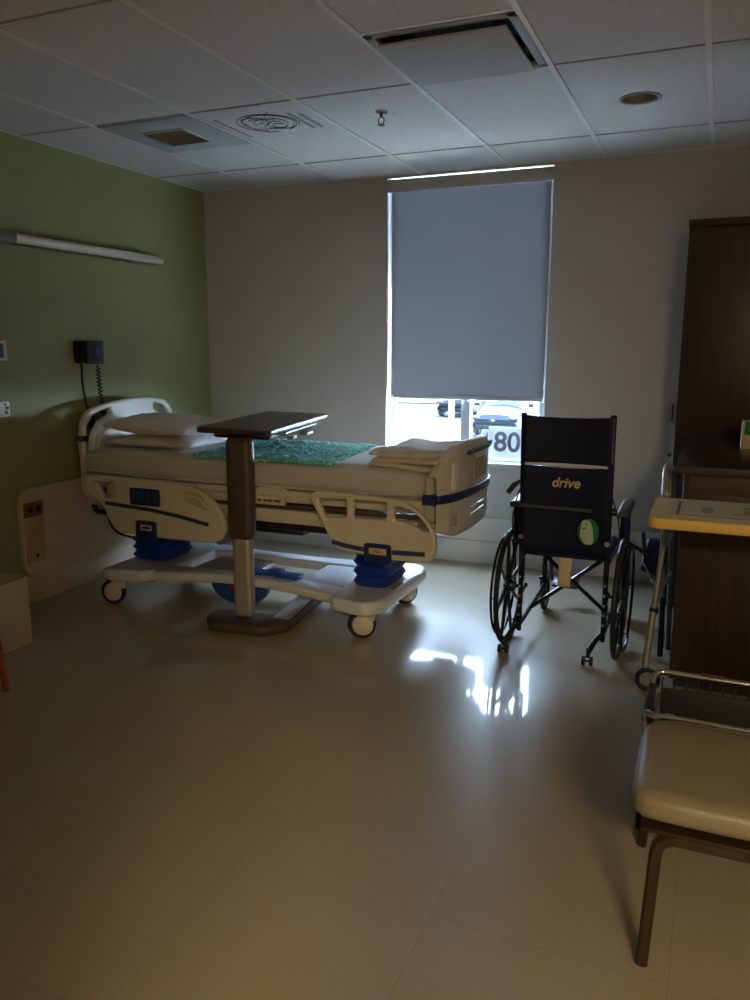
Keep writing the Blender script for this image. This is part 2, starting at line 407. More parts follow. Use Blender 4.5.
bl = thing('roller_blind', 'grey lavender roller blind pulled three quarters down over the window', 'blind', ((WX0+WX1)/2, D+.02, 2.5))
mb = MB()
bx0, bx1, bz0, bz1 = -2.184, -1.074, 1.175, 2.60
mb.fn(lambda u, v: (bx0+(bx1-bx0)*u, D+.042+.004*math.sin(v*PI)+.002*math.sin(u*9), bz0+(bz1-bz0)*v), 12, 30)
fab = obj('fabric', mb, 'blind', bl)
mb = MB(); mb.b2(bx0, bx1, D+.034, D+.05, bz0-.016, bz0+.012, .005); obj('bottom_bar', mb, 'frame', bl)
mb = MB(); mb.b2(WX0+.004, WX1-.004, D-.004, D+.036, 2.575, WZ1-.014, .004); obj('fascia', mb, 'grey', bl)
mb = MB(); mb.tube([(-1.068, D+.012, 2.57), (-1.066, D+.010, 1.9), (-1.070, D+.012, 1.2), (-1.062, D+.010, 1.6), (-1.060, D+.012, 2.57)], .0022, n=6, fillet=.1); obj('pull_chain', mb, 'whitestrap', bl)

sg = thing('number_sign', 'white paper sign with grey number 80 standing in the window', 'sign', (-1.33, D+.052, WZ0+.01))
mb = MB(); mb.box((-1.30, D+.055, .870), (.30, .003, .22), RX(-4)); obj('sheet', mb, 'sign', sg)
mb = MB(); mb.text('80', .19, about((-1.31, D+.0515, .868), RX(-4)) @ Matrix.Translation((-1.315, D+.0515, .868)) @ RX(90).to_4x4(), .0012, bold=.004); obj('digits', mb, 'digit', sg)

# ------------------------------------------------------------------ outside
GZ = -1.65
mb = MB(); mb.b2(-60, 30, D+WT+.3, 90, GZ-.3, GZ); struct('ground', mb, 'asphalt', 'bright pale road and parking lot outside the window')
mb = MB(); mb.b2(-60, 30, 43, 52, GZ, GZ+.06); struct('verge', mb, 'drygrass', 'brown dry grass verge beyond the road')
mb = MB(); mb.b2(-60, 30, 19, 20.6, GZ, GZ+.04); struct('sidewalk', mb, 'walk')
mb = MB(); mb.b2(-14, 10, D+WT+.01, 6.9, GZ, GZ+.05); struct('lit_strip', mb, 'concrete', 'unseen light-bouncing apron below the window outside')  # unseen bright ground added to bounce daylight onto the ceiling by the window
mb = MB(); mb.b2(-14, 10, 6.91, 8.1, GZ, GZ+.04); struct('bounce_mid', mb, 'bounce_mid')  # unseen mid-tone ground added to soften the edge of the ceiling bounce
mb = MB(); mb.b2(-14, 10, 8.11, 10.2, GZ, GZ+.04); struct('bounce_outer_strip', mb, 'bounce_outer')  # unseen darker ground added so the ceiling bounce fades out

bd = thing('building', 'long low grey building far beyond the parking lot', 'building', (-30, 70, GZ))
mb = MB(); mb.b2(-60, 0, 68, 78, GZ, GZ+5, .05); obj('wall', mb, 'bldg', bd)
mb = MB(); mb.b2(-60.3, .3, 67.7, 78.3, GZ+5, GZ+5.4, .05); obj('roof', mb, 'cardark', bd)
for i in range(10):
    mb = MB(); mb.b2(-50+i*5, -47+i*5, 67.92, 68, GZ+1.5, GZ+3.2); obj('window', mb, 'carglass', bd)

def car(name, label, cx, cy, wdt, hgt, rot, body, facing=True):
    # nose points to -y (towards the window); length 4.5
    r = thing(name, label, 'car', (cx, cy, GZ))
    h = wdt/2; z0 = GZ
    prof = [(-2.2, .35), (-2.25, .6), (-2.1, .82), (-1.1, 1.0), (-.35, 1.42), (.6, hgt), (1.7, hgt-.06), (2.15, 1.1), (2.2, .4)]
    sect = [(-1, 0), (-.98, .5), (-.86, .8), (-.5, .93), (0, .96)]
    mb = MB()
    def body_pt(u, v):
        # u along length profile, v across
        i = u*(len(prof)-1); k = min(int(i), len(prof)-2); f = i-k
        y = prof[k][0]*(1-f)+prof[k+1][0]*f; zt = prof[k][1]*(1-f)+prof[k+1][1]*f
        a = v*PI; xx = -math.cos(a); s = abs(math.sin(a))**.35
        taper = 1-.16*max(0, zt-1.0)/.5
        nose = 1-.10*max(0, (-1.5-y))/.7
        yy = y + (.16*xx*xx if y < -1.5 else -.1*xx*xx if y > 1.9 else 0)
        return (cx+xx*h*taper*nose*(1 if s > .0 else 1), cy+yy, z0+.28+(zt-.28)*s)
    mb.fn(body_pt, 64, 24)
    mb.b2(cx-h*.86, cx+h*.86, cy-2.0, cy+2.1, z0+.25, z0+.5, .05)
    bo = obj('body', mb, body, r)
    mb = MB(); mb.plate(round2([(cx-.50, z0+.50), (cx+.50, z0+.50), (cx+.56, z0+.66), (cx-.56, z0+.66)], .05), .06, .01, XZ(cy-2.24)); g = obj('grille', mb, 'cardark', r)
    mb = MB(); mb.plate(round2([(cx-.6, z0+.30), (cx+.6, z0+.30), (cx+.66, z0+.43), (cx-.66, z0+.43)], .04), .05, .01, XZ(cy-2.22)); obj('bumper_intake', mb, 'cardark', r)
    mb = MB(); mb.lathe([(0, -.02), (.045, -.015), (.05, .02), (0, .02)], (cx, cy-2.28, z0+.6), 'Y', 20); obj('badge', mb, 'chrome', r)
    for s in (-1, 1):
        mb = MB(); mb.box((cx+s*h*.76, cy-2.08, z0+.68), (.34, .16, .14), RZ(s*22), .05, 3); obj('headlight', mb, 'lens', r)
        mb = MB(); mb.box((cx+s*(h+.09), cy-.75, z0+1.08), (.2, .1, .14), None, .04); obj('mirror', mb, body, r)
    mb = MB()
    def ws(u, v):
        p = body_pt(3/8+.02+.10*u, .16+.68*v); return (p[0], p[1]-.012, p[2]+.012)
    mb.fn(ws, 6, 12); obj('windscreen', mb, 'carglass', r)
    for s in (-1, 1):
        for yy in (-1.4, 1.4):
            mb = MB(); mb.lathe([(.1, -.1), (.3, -.11), (.34, -.07), (.34, .07), (.3, .11), (.1, .1)], (cx+s*(h-.12), cy+yy, z0+.34), 'X', 28); obj('wheel', mb, 'rubber', r)
    return r
car('parked_car', 'silver blue car parked facing the window, seen in the right pane', -7.25, 30.1, 1.86, 1.5, 0, 'carblue')
tr = car('pickup_truck', 'dark truck parked across the road, seen in the left pane', -11.0, 37.4, 1.95, 1.6, 0, 'truck')
mb = MB(); mb.tube([(-4.62, 14.6, GZ), (-4.62, 14.6, 4.2)], .05, n=12)
po = thing('lamp_post', 'slim pale post standing outside the left pane', 'post', (-4.62, 14.6, GZ))
obj('pole', mb, 'silver', po); mb = MB(); mb.lathe([(.1, 0), (.1, .9), (.08, 1.0), (.05, 1.02)], (-4.62, 14.6, GZ), 'Z', 20); mb.b2(-4.78, -4.46, 14.44, 14.76, GZ, GZ+.1, .02); obj('base', mb, 'walk', po)

# ------------------------------------------------------------------ ceiling fittings
ad = thing('air_diffuser', 'square metal air diffuser with a lowered plate in the ceiling', 'vent', ((hx0+hx1)/2, (hy0+hy1)/2, CE))
mb = MB()
mb.b2(hx0+.01, hx0+.045, hy0+.01, hy1-.01, CE-.008, CE+.01, .002); mb.b2(hx1-.045, hx1-.01, hy0+.01, hy1-.01, CE-.008, CE+.01, .002)
mb.b2(hx0+.01, hx1-.01, hy0+.01, hy0+.045, CE-.008, CE+.01, .002); mb.b2(hx0+.01, hx1-.01, hy1-.045, hy1-.01, CE-.008, CE+.01, .002)
obj('rim', mb, 'panel', ad)
mb = MB()
zt = CE+.09
for a, b in (((hx0+.04, hy0+.04), (hx1-.04, hy0+.04)), ((hx1-.04, hy0+.04), (hx1-.04, hy1-.04)), ((hx1-.04, hy1-.04), (hx0+.04, hy1-.04)), ((hx0+.04, hy1-.04), (hx0+.04, hy0+.04))):
    cx, cy = (hx0+hx1)/2, (hy0+hy1)/2
    mb.fn(lambda u, v: ((a[0]+(b[0]-a[0])*u)*(1-.28*v)+cx*.28*v, (a[1]+(b[1]-a[1])*u)*(1-.28*v)+cy*.28*v, CE+(zt-CE)*math.sin(v*PI/2)), 2, 8)
mb.b2(hx0+.08, hx1-.08, hy0+.08, hy1-.08, zt-.002, zt+.01)
obj('cone', mb, 'darkmetal', ad)
mb = MB(); mb.b2(hx0+.055, hx1-.055, hy0+.055, hy1-.055, CE-.034, CE-.024, .002); obj('plate', mb, 'plated', ad)
for sx in (hx0+.1, hx1-.1):
    for sy in (hy0+.1, hy1-.1):
        mb = MB(); mb.b2(sx-.006, sx+.006, sy-.006, sy+.006, CE-.026, zt); obj('bracket', mb, 'chrome', ad)

ex = thing('exhaust_vent', 'pale vent panel with a dark square grille near the green wall', 'vent', (-2.87, 3.93, CE))
mb = MB(); mb.b2(C0-3*T+.012, C0-2*T-.012, 3.628, 4.238, CE-.01, CE+.0, .003); obj('panel', mb, 'panel', ex)
mb = MB(); gx0, gx1, gy0_, gy1_ = -3.01, -2.735, 3.80, 4.085
mb.b2(gx0, gx1, gy0_, gy1_, CE-.016, CE-.010, .002)
for i in range(13):
    y = gy0_+.02+i*(gy1_-gy0_-.04)/12; mb.box(((gx0+gx1)/2, y, CE-.018), (gx1-gx0-.02, .012, .002), RX(35))
obj('grille', mb, 'vent', ex)

dl = thing('recessed_light', 'round unlit recessed downlight in the ceiling above the wheelchair', 'ceiling light', (dlx, dly, CE))
mb = MB(); mb.lathe([(.096, 0), (.098, -.005), (.085, -.006), (.080, 0), (.080, .003), (.096, .003)], (dlx, dly, CE), 'Z', 40, cap=False); obj('trim_ring', mb, 'panel', dl)
mb = MB(); mb.lathe([(.081, 0), (.076, .03), (.06, .09), (.0, .1)], (dlx, dly, CE), 'Z', 40, cap=False); obj('reflector', mb, 'gold', dl)
mb = MB(); mb.b2(dlx-.1, dlx+.1, dly-.1, dly+.1, CE+.1, CE+.12)
mb.lathe([(.081, 0.001), (.145, 0.001), (.145, .1), (.081, .1), (.081, 0.001)], (dlx, dly, CE), 'Z', 32, cap=False); obj('housing', mb, 'tile', dl)

sp = thing('fire_sprinkler', 'small metal sprinkler head hanging from the ceiling tile', 'sprinkler', (-1.65, 3.96, CE))
mb = MB(); mb.lathe([(.032, 0), (.030, -.008), (.012, -.012), (.0, -.012)], (-1.65, 3.96, CE), 'Z', 24); obj('escutcheon', mb, 'chrome', sp)
mb = MB(); mb.tube([(-1.65, 3.96, CE-.008), (-1.65, 3.96, CE-.03)], .008, n=10)
for s in (-1, 1): mb.tube([(-1.65, 3.96, CE-.025), (-1.65+s*.016, 3.96, CE-.036), (-1.65+s*.014, 3.96, CE-.055), (-1.65, 3.96, CE-.066)], .003, n=6, fillet=.01)
mb.lathe([(.0, -.068), (.018, -.068), (.018, -.065), (0, -.065)], (-1.65, 3.96, CE), 'Z', 20)
obj('head', mb, 'darkmetal', sp)
mb = MB(); mb.lathe([(0, 0), (.007, -.003), (.006, -.008), (0, -.010)], (-1.60, 3.99, CE), 'Z', 12)
tag(obj('screw_cap', mb, 'chrome', loc=(-1.60, 3.99, CE)), 'tiny shiny cap beside the sprinkler head', 'cap')

# printed roundel on the ceiling
lg = thing('ceiling_decal', 'dark printed ring emblem with small lines of lettering on ceiling tile', 'decal', (-2.285, 3.93, CE))
mb = MB()
cxl, cyl, zl = -2.285, 3.93, CE-.0015
for R, a0, a1 in ((.165, 100, 395), (.150, 250, 430), (.135, 120, 260), (.105, -60, 120), (.075, 170, 330)):
    n = 40; mb.tube([(cxl+R*math.cos(math.radians(a0+(a1-a0)*k/n)), cyl+R*math.sin(math.radians(a0+(a1-a0)*k/n)), zl) for k in range(n+1)], .0022, n=4)
for (ax_, ay, R, a0, a1) in ((.05, .05, .07, 0, 300), (-.05, -.045, .075, 150, 420), (.04, .06, .04, 60, 330), (-.04, -.05, .04, 200, 460)):
    n = 24; mb.tube([(cxl+ax_+R*math.cos(math.radians(a0+(a1-a0)*k/n)), cyl+ay+R*math.sin(math.radians(a0+(a1-a0)*k/n)), zl) for k in range(n+1)], .0022, n=4)
mb.tube([(cxl-.09, cyl+.16, zl), (cxl-.05, cyl+.05, zl), (cxl+.0, cyl, zl), (cxl+.03, cyl-.1, zl), (cxl+.10, cyl-.18, zl)], .0025, n=4, fillet=.04)
obj('emblem', mb, 'print', lg)
rr = random.Random(5)
def strokes(x, y0, y1, w, step):
    mb = MB(); y = y0
    while y < y1:
        wl = rr.uniform(.6, 1)*step
        mb.b2(x-w/2*rr.uniform(.5, 1), x+w/2*rr.uniform(.6, 1), y, y+wl*.3, zl-.0006, zl+.0005)
        mb.b2(x-w/2, x-w/2+.005, y, y+wl*.75, zl-.0006, zl+.0005)
        y += step
    return mb
obj('lettering', strokes(-2.512, 3.77, 4.13, .020, .017), 'print', lg)
mb = strokes(-2.095, 3.80, 4.10, .026, .019); obj('lettering', mb, 'print', lg)
mb = strokes(-2.045, 3.84, 4.10, .026, .019); obj('lettering', mb, 'print', lg)

# ------------------------------------------------------------------ left wall fittings
wl = thing('wall_lamp', 'long unlit tubular lamp mounted high on the green wall', 'wall lamp', (L, 4.2, 2.1))
mb = MB(); mb.b2(L, L+.05, 3.2, 4.73, 2.085, 2.135, .01); obj('housing', mb, 'lampbody', wl)
mb = MB(); mb.tube([(L+.07, 3.46, 2.115), (L+.07, 4.735, 2.115)], .026, n=20); obj('diffuser', mb, 'lampwhite', wl)
mb = MB(); mb.b2(L+.0, L+.11, 3.0, 3.46, 2.08, 2.15, .02); obj('end_housing', mb, 'lampbody', wl)
mb = MB(); mb.tube([(L+.07, 4.73, 2.115), (L+.07, 4.75, 2.115)], .027, n=20); obj('end_cap', mb, 'whiteplastic', wl)

bp = thing('blood_pressure_gauge', 'grey wall mounted blood pressure gauge with coiled black tube', 'blood pressure gauge', (L, 4.0, 1.5))
mb = MB(); mb.b2(L, L+.07, 3.93, 3.985, 1.42, 1.56, .008); mb.b2(L, L+.02, 3.93, 4.10, 1.43, 1.55, .004); obj('bracket', mb, 'black', bp)
rot = RZ(-24)
mb = MB(); mb.box((L+.10, 4.005, 1.487), (.05, .115, .145), RZ(-14), .012, 3); gf = obj('gauge_case', mb, 'bpgrey', bp)
mb = MB(); mb.box((L+.127, 3.998, 1.487), (.004, .085, .11), RZ(-14), .001); dlf = obj('dial', mb, 'stripe', gf)
mb = MB(); mb.box((L+.130, 3.998, 1.492), (.004, .007, .045), RZ(-14), .001); obj('needle', mb, 'panel', bp)
mb = MB(); pts = []
for i in range(260):
    t = i/259; a = t*2*PI*17; r = .013 if t > .06 else .004
    z = 1.41-.40*t; pts.append((L+.08+r*math.cos(a), 4.045+.03*t+r*math.sin(a), z))
mb.tube(pts, .0045, n=6); obj('coiled_tube', mb, 'black', bp)
mb = MB(); mb.tube([(L+.04, 3.95, 1.43), (L+.03, 3.955, 1.30), (L+.025, 3.985, 1.15), (L+.03, 4.01, 1.06), (L+.03, 4.02, .98)], .007, n=8, fillet=.05); obj('straight_tube', mb, 'black', bp)
mb = MB(); mb.lathe([(0, .045), (.012, .04), (.024, .015), (.024, -.02), (.012, -.045), (0, -.05)], (L+.032, 4.012, 1.06), 'Z', 16); obj('bulb', mb, 'rubber', bp)

th = thing('thermostat_panel', 'small white wall panel with teal screen at the left edge', 'wall panel', (L, 3.33, 1.5))  # wall panel of a thermostat
mb = MB(); mb.b2(L, L+.02, 3.26, 3.40, 1.445, 1.555, .004); obj('case', mb, 'whiteplastic', th)
mb = MB(); mb.b2(L+.019, L+.024, 3.275, 3.372, 1.46, 1.54, .002); obj('screen', mb, 'teal', th)
op = thing('wall_socket', 'small white wall socket below the teal panel', 'socket', (L, 3.33, 1.17))
mb = MB(); mb.b2(L, L+.01, 3.30, 3.395, 1.13, 1.215, .003); obj('cover_plate', mb, 'whiteplastic', op)
mb = MB(); mb.b2(L+.009, L+.016, 3.36, 3.375, 1.145, 1.165); mb.b2(L+.009, L+.016, 3.365, 3.382, 1.17, 1.19); mb.b2(L+.009, L+.014, 3.355, 3.37, 1.195, 1.205); obj('slots', mb, 'black', op)

ob = thing('outlet_bank', 'stack of four beige outlets on the low wall guard panel', 'outlet', (L+.036, 3.5, .42))
for i, (z0, z1) in enumerate(((.530, .618), (.436, .524), (.342, .430), (.248, .336))):
    mb = MB(); mb.b2(L+.034, L+.044, 3.405, 3.55, z0, z1, .004)
    pl_ = obj('outlet_plate', mb, 'brass' if i == 0 else 'plate', ob, 'brass coloured top outlet plate' if i == 0 else None)
    if i == 0:
        mb = MB()
        for yy in (3.45, 3.51): mb.lathe([(0, .013), (.020, .012), (.022, .006)], (L+.034, yy, (z0+z1)/2), 'X', 20)
        obj('receptacle', mb, 'darkmetal', pl_)
    elif i == 3:
        mb = MB(); mb.lathe([(0, .013), (.012, .012), (.014, .006)], (L+.034, 3.478, (z0+z1)/2), 'X', 16); obj('jack', mb, 'darkmetal', pl_)
    else:
        mb = MB(); mb.b2(L+.043, L+.047, 3.42, 3.535, z0+.02, z1-.02, .003); obj('cover', mb, 'plate', pl_)

# waste bin
tb = thing('waste_bin', 'cream rectangular waste bin under the outlets at the left edge', 'bin', (-3.43, 2.75, 0))
mb = MB()
def binwall(x0, x1, y0, y1, h, t):
    for (a, b, c, d) in ((x0, x0+t, y0, y1), (x1-t, x1, y0, y1), (x0, x1, y0, y0+t), (x0, x1, y1-t, y1)): mb.b2(a, b, c, d, 0, h, .003)
    mb.b2(x0, x1, y0, y1, 0, .01)
binwall(-3.55, -3.215, 2.56, 2.965, .345, .008); obj('body', mb, 'bin', tb)
mb = MB(); mb.tube([(-3.55, 2.56, .345), (-3.215, 2.56, .345), (-3.215, 2.965, .345), (-3.55, 2.965, .345)], .008, n=8, fillet=.02, closed=True); obj('rim', mb, 'bin', tb)

# wooden chair whose leg shows at the left edge
wc = thing('wooden_chair', 'orange brown wooden chair, only its leg showing at the left edge', 'chair', (-3.15, 2.25, 0))
def taper_leg(p0, p1, w0, w1):
    mb = MB(); p0, p1 = Vector(p0), Vector(p1); mb.tube([p0, p0.lerp(p1, .5), p1], [w0, (w0+w1)/2, w1], n=8); return mb
for (bx_, by_, tx, ty) in ((-2.835, 2.45, -2.885, 2.43), (-2.84, 1.98, -2.92, 2.03), (-3.38, 2.45, -3.35, 2.42), (-3.38, 1.98, -3.35, 2.03)):
    obj('leg', taper_leg((bx_, by_, 0), (tx, ty, .40), .017, .022), 'orangewood', wc)
mb = MB(); mb.b2(-3.42, -2.93, 2.0, 2.44, .395, .425, .01); obj('seat', mb, 'orangewood', wc)
mb = MB(); mb.box((-3.42, 2.23, .70), (.03, .44, .50), RY(-8), .01); obj('backrest', mb, 'orangewood', wc)

# ------------------------------------------------------------------ hospital bed
bed = thing('hospital_bed', 'cream hospital bed with side rails, blue bellows and white base', 'bed', (-2.4, 4.12, 0))
NY, FY = 3.60, 4.64
# headboard
mb = MB()
hb = [(3.755, .60), (3.745, .98), (3.765, 1.09), (3.83, 1.145), (3.98, 1.175), (4.22, 1.195), (4.44, 1.19), (4.57, 1.165), (4.635, 1.10), (4.65, .98), (4.64, .60)]
h1 = round2([(3.79, .88), (3.815, .88), (3.84, .98), (3.90, 1.06), (4.02, 1.105), (4.0, 1.145), (3.86, 1.115), (3.79, 1.04)], .02)
h2 = round2([(4.605, .96), (4.58, .96), (4.54, 1.06), (4.43, 1.11), (4.43, 1.15), (4.54, 1.13), (4.605, 1.06)], .02)
mb.plate(round2(hb, .06), .045, .014, YZ(-3.54), holes=[h1, h2]); hbo = obj('headboard', mb, 'creamlt', bed)
mb = MB(); mb.b2(-3.575, -3.505, 3.735, 3.785, .955, .99, .006); obj('corner_strap', mb, 'stripe', hbo)
mb = MB(); mb.plate(round2([(3.86, .66), (3.855, .95), (3.98, 1.06), (4.44, 1.065), (4.54, .96), (4.53, .66)], .06), .06, .012, YZ(-3.53)); obj('headboard_panel', mb, 'cream', hbo)
for y_ in (3.86, 4.56):
    mb = MB(); mb.tube([(-3.565, y_, .62), (-3.565, y_, .50), (-3.45, y_, .50)], .018, n=10, fillet=.04); obj('headboard_post', mb, 'darkmetal', bed)

# mattress
def softbox(x0, x1, y0, y1, z0, z1, p=.08, nu=48, nv=28, amp=.004, nz=5, seed=0, top=None):
    mb = MB(); cx, cy, cz = (x0+x1)/2, (y0+y1)/2, (z0+z1)/2; a, b, c = (x1-x0)/2, (y1-y0)/2, (z1-z0)/2
    t = bmesh.new(); bmesh.ops.create_cube(t, size=2)
    bmesh.ops.subdivide_edges(t, edges=t.edges[:], cuts=18, use_grid_fill=True)
    for v in t.verts:
        q = Vector((v.co.x*a, v.co.y*b, v.co.z*c))
        # rounded box projection
        r = p; k = Vector((max(-a+r, min(a-r, q.x)), max(-b+r, min(b-r, q.y)), max(-c+r, min(c-r, q.z))))
        # push grid lines outward to keep density at the rims
        d = q-k
        if d.length > 1e-9: q = k+d.normalized()*r
        n = noise.noise_vector(Vector((q.x*nz+seed, q.y*nz, q.z*nz)))*amp
        q += n
        if top: q.z += top(q.x/a, q.y/b)*(1 if q.z > 0 else 0)
        v.co = Vector((cx, cy, cz))+q
    mb._merge(t); return mb
mb = softbox(-3.47, -1.245, 3.665, 4.585, .762, .925, p=.07, amp=.003, nz=4, top=lambda u, v: -.02*max(0, u-.8)*3)
obj('mattress', mb, 'sheet', bed)
mb = MB()
mb.tube([(-3.42, 3.668, .80), (-2.9, 3.662, .785), (-2.3, 3.664, .792), (-1.7, 3.662, .787), (-1.34, 3.67, .80)], .008, n=8, fillet=.2); obj('sheet_hem', mb, 'sheet', bed)
# deck and frame under the mattress
mb = MB(); mb.b2(-3.50, -1.28, 3.69, 4.56, .700, .765, .01); obj('deck', mb, 'cream', bed)
mb = MB(); mb.b2(-3.45, -1.30, 3.68, 3.70, .672, .692, .004); mb.b2(-3.45, -1.30, 4.54, 4.56, .672, .692, .004); obj('deck_rail', mb, 'taupe', bed)
mb = MB(); mb.b2(-3.45, -1.30, 3.68, 3.74, .585, .66, .012); mb.b2(-3.45, -1.30, 4.50, 4.56, .585, .66, .012)
for x_ in (-3.4, -2.9, -2.0, -1.4): mb.b2(x_-.03, x_+.03, 3.72, 4.52, .59, .65, .006)
obj('bed_frame', mb, 'cream', bed)
mb = MB(); mb.b2(-3.3, -1.42, 3.70, 4.53, .545, .583, .008); obj('lower_frame', mb, 'black', bed)
mb = MB(); mb.b2(-2.60, -2.08, 3.655, 3.69, .688, .735, .006); sc = obj('label_rail', mb, 'cream', bed)
mb = MB()
for x0, x1 in ((-2.24, -2.22), (-2.205, -2.185), (-2.18, -2.15), (-2.14, -2.10)): mb.b2(x0, x1, 3.652, 3.656, .705, .718)
obj('marking', mb, 'ink', sc)
mb = MB(); mb.plate(round2([(-2.275, .735), (-2.245, .785), (-2.07, .785), (-2.03, .735)], .03), .025, .006, XZ(3.665)); obj('mattress_keeper', mb, 'cream', bed)

HR = [(-3.375, 0.752), (-3.352, 0.788), (-3.132, 0.790), (-2.924, 0.787), (-2.723, 0.783), (-2.634, 0.772), (-2.514, 0.724), (-2.431, 0.645), (-2.403, 0.573), (-2.415, 0.512), (-2.455, 0.469), (-2.526, 0.456), (-2.852, 0.452), (-3.06, 0.456), (-3.166, 0.47), (-3.21, 0.533), (-3.243, 0.61), (-3.357, 0.681)]
HH1 = [(-3.302, 0.749), (-3.169, 0.755), (-3.153, 0.739), (-3.159, 0.66), (-3.24, 0.658), (-3.261, 0.7)]
HH2 = [(-2.671, 0.741), (-2.565, 0.733), (-2.505, 0.669), (-2.524, 0.638), (-2.666, 0.690)]
FR = [(-1.894, 0.768), (-1.862, 0.799), (-1.663, 0.799), (-1.479, 0.792), (-1.36, 0.777), (-1.272, 0.724), (-1.216, 0.652), (-1.195, 0.584), (-1.208, 0.512), (-1.239, 0.48), (-1.432, 0.474), (-1.57, 0.486), (-1.736, 0.498), (-1.775, 0.557), (-1.854, 0.698)]
F1 = [(-1.839, 0.76), (-1.685, 0.768), (-1.679, 0.756), (-1.679, 0.679), (-1.688, 0.672), (-1.802, 0.665)]
F2 = [(-1.634, 0.767), (-1.471, 0.767), (-1.461, 0.76), (-1.461, 0.687), (-1.47, 0.679), (-1.634, 0.672), (-1.641, 0.682), (-1.641, 0.758)]
F3 = [(-1.42, 0.750), (-1.373, 0.750), (-1.31, 0.725), (-1.262, 0.685), (-1.238, 0.647), (-1.246, 0.636), (-1.277, 0.640), (-1.34, 0.672), (-1.42, 0.682)]
def ribbon(pts, w, y, th=.006):
    mb = MB(); up = [(x, z+w/2) for x, z in pts]; dn = [(x, z-w/2) for x, z in reversed(pts)]
    mb.plate(up+dn, th, .001, XZ(y)); return mb
def rails(y, sgn):
    Yo = y
    mb = MB(); mb.plate(round2(HR, .035), .042, .012, XZ(Yo), holes=[round2(HH1, .015)]); r1 = obj('side_rail', mb, 'cream', bed)
    e = sgn*.022
    mb = MB(); mb.b2(-3.30, -3.165, Yo-.012+.0, Yo+.012, .656, .665, .002); mb.b2(-3.225, -3.168, Yo-.006, Yo+.016, .665, .735, .006); obj('latch_grip', mb, 'guard', r1)
    mb = MB(); mb.plate(rrect(-3.040, -2.830, .636, .736, .02), .01, .003, XZ(Yo+e)); w = obj('control_panel', mb, 'navy', r1)
    mb = MB()
    for k in range(4):
        mb.b2(-3.02+k*.048, -2.985+k*.048, Yo+e*1.28-.002, Yo+e*1.28+.002, .66, .715, .001)
    obj('button', mb, 'stripe', w)
    obj('stripe', ribbon([(-3.222, 0.631), (-3.086, 0.624), (-2.916, 0.616), (-2.715, 0.595), (-2.512, 0.563)], .022, Yo+e), 'stripe', r1)
    mb = MB()
    mb.plate(round2(HH2, .012), .006, .002, XZ(Yo+e)); obj('grip_recess', mb, 'guard', r1)
    mb = MB(); mb.tube([(-2.66, Yo+e*1.2, .715), (-2.56, Yo+e*1.2, .708), (-2.52, Yo+e*1.2, .66)], .006, n=6, fillet=.03); obj('grip_ridge', mb, 'cream', r1)
    mb = MB(); mb.plate(rrect(-3.008, -2.862, .430, .548, .02), .016, .004, XZ(Yo+e), holes=[rrect(-2.975, -2.895, .492, .525, .008)]); t = obj('release_handle', mb, 'navy', r1)
    mb = MB(); mb.b2(-2.975, -2.895, Yo+e*1.05-.003, Yo+e*1.05+.003, .492, .525, .001); obj('handle_label', mb, 'tan', t)
    mb = MB(); mb.b2(-2.96, -2.91, Yo+e*1.25-.002, Yo+e*1.25+.002, .503, .514, .0005); obj('handle_mark', mb, 'bronze', t)
    mb = MB(); mb.plate(round2(FR, .035), .042, .012, XZ(Yo), holes=[round2(F1, .012), round2(F2, .012), round2(F3, .015)]); r2 = obj('side_rail', mb, 'cream', bed)
    obj('stripe', ribbon([(-1.759, 0.542), (-1.678, 0.528), (-1.576, 0.518)], .024, Yo+e), 'stripe', r2)
    obj('stripe', ribbon([(-1.425, 0.519), (-1.253, 0.526)], .024, Yo+e), 'stripe', r2)
    mb = MB(); mb.plate(rrect(-1.578, -1.428, .455, .556, .02), .016, .004, XZ(Yo+e), holes=[rrect(-1.55, -1.455, .500, .533, .008)]); t = obj('release_handle', mb, 'navy', r2)
    mb = MB(); mb.b2(-1.55, -1.455, Yo+e*1.05-.003, Yo+e*1.05+.003, .500, .533, .001); obj('handle_label', mb, 'tan', t)
    mb = MB(); mb.text('PULL', .020, Matrix.Translation((-1.502, Yo-.027, .516)) @ RX(90).to_4x4(), .001) if sgn < 0 else mb.b2(-1.53, -1.48, Yo+e*1.25-.002, Yo+e*1.25+.002, .508, .52)
    obj('handle_mark', mb, 'bronze', t)
    for xx in (-2.95, -2.75, -1.65, -1.40):
        mb = MB(); mb.tube([(xx, Yo-sgn*.018, .56), (xx, Yo-sgn*.09, .615)], .016, n=8); obj('rail_arm', mb, 'darkmetal', bed)
rails(NY, -1); FR = [(x-.07, z) for x, z in FR]; F1 = [(x-.07, z) for x, z in F1]; F2 = [(x-.07, z) for x, z in F2]; F3 = [(x-.07, z) for x, z in F3]; rails(FY+.02, 1)

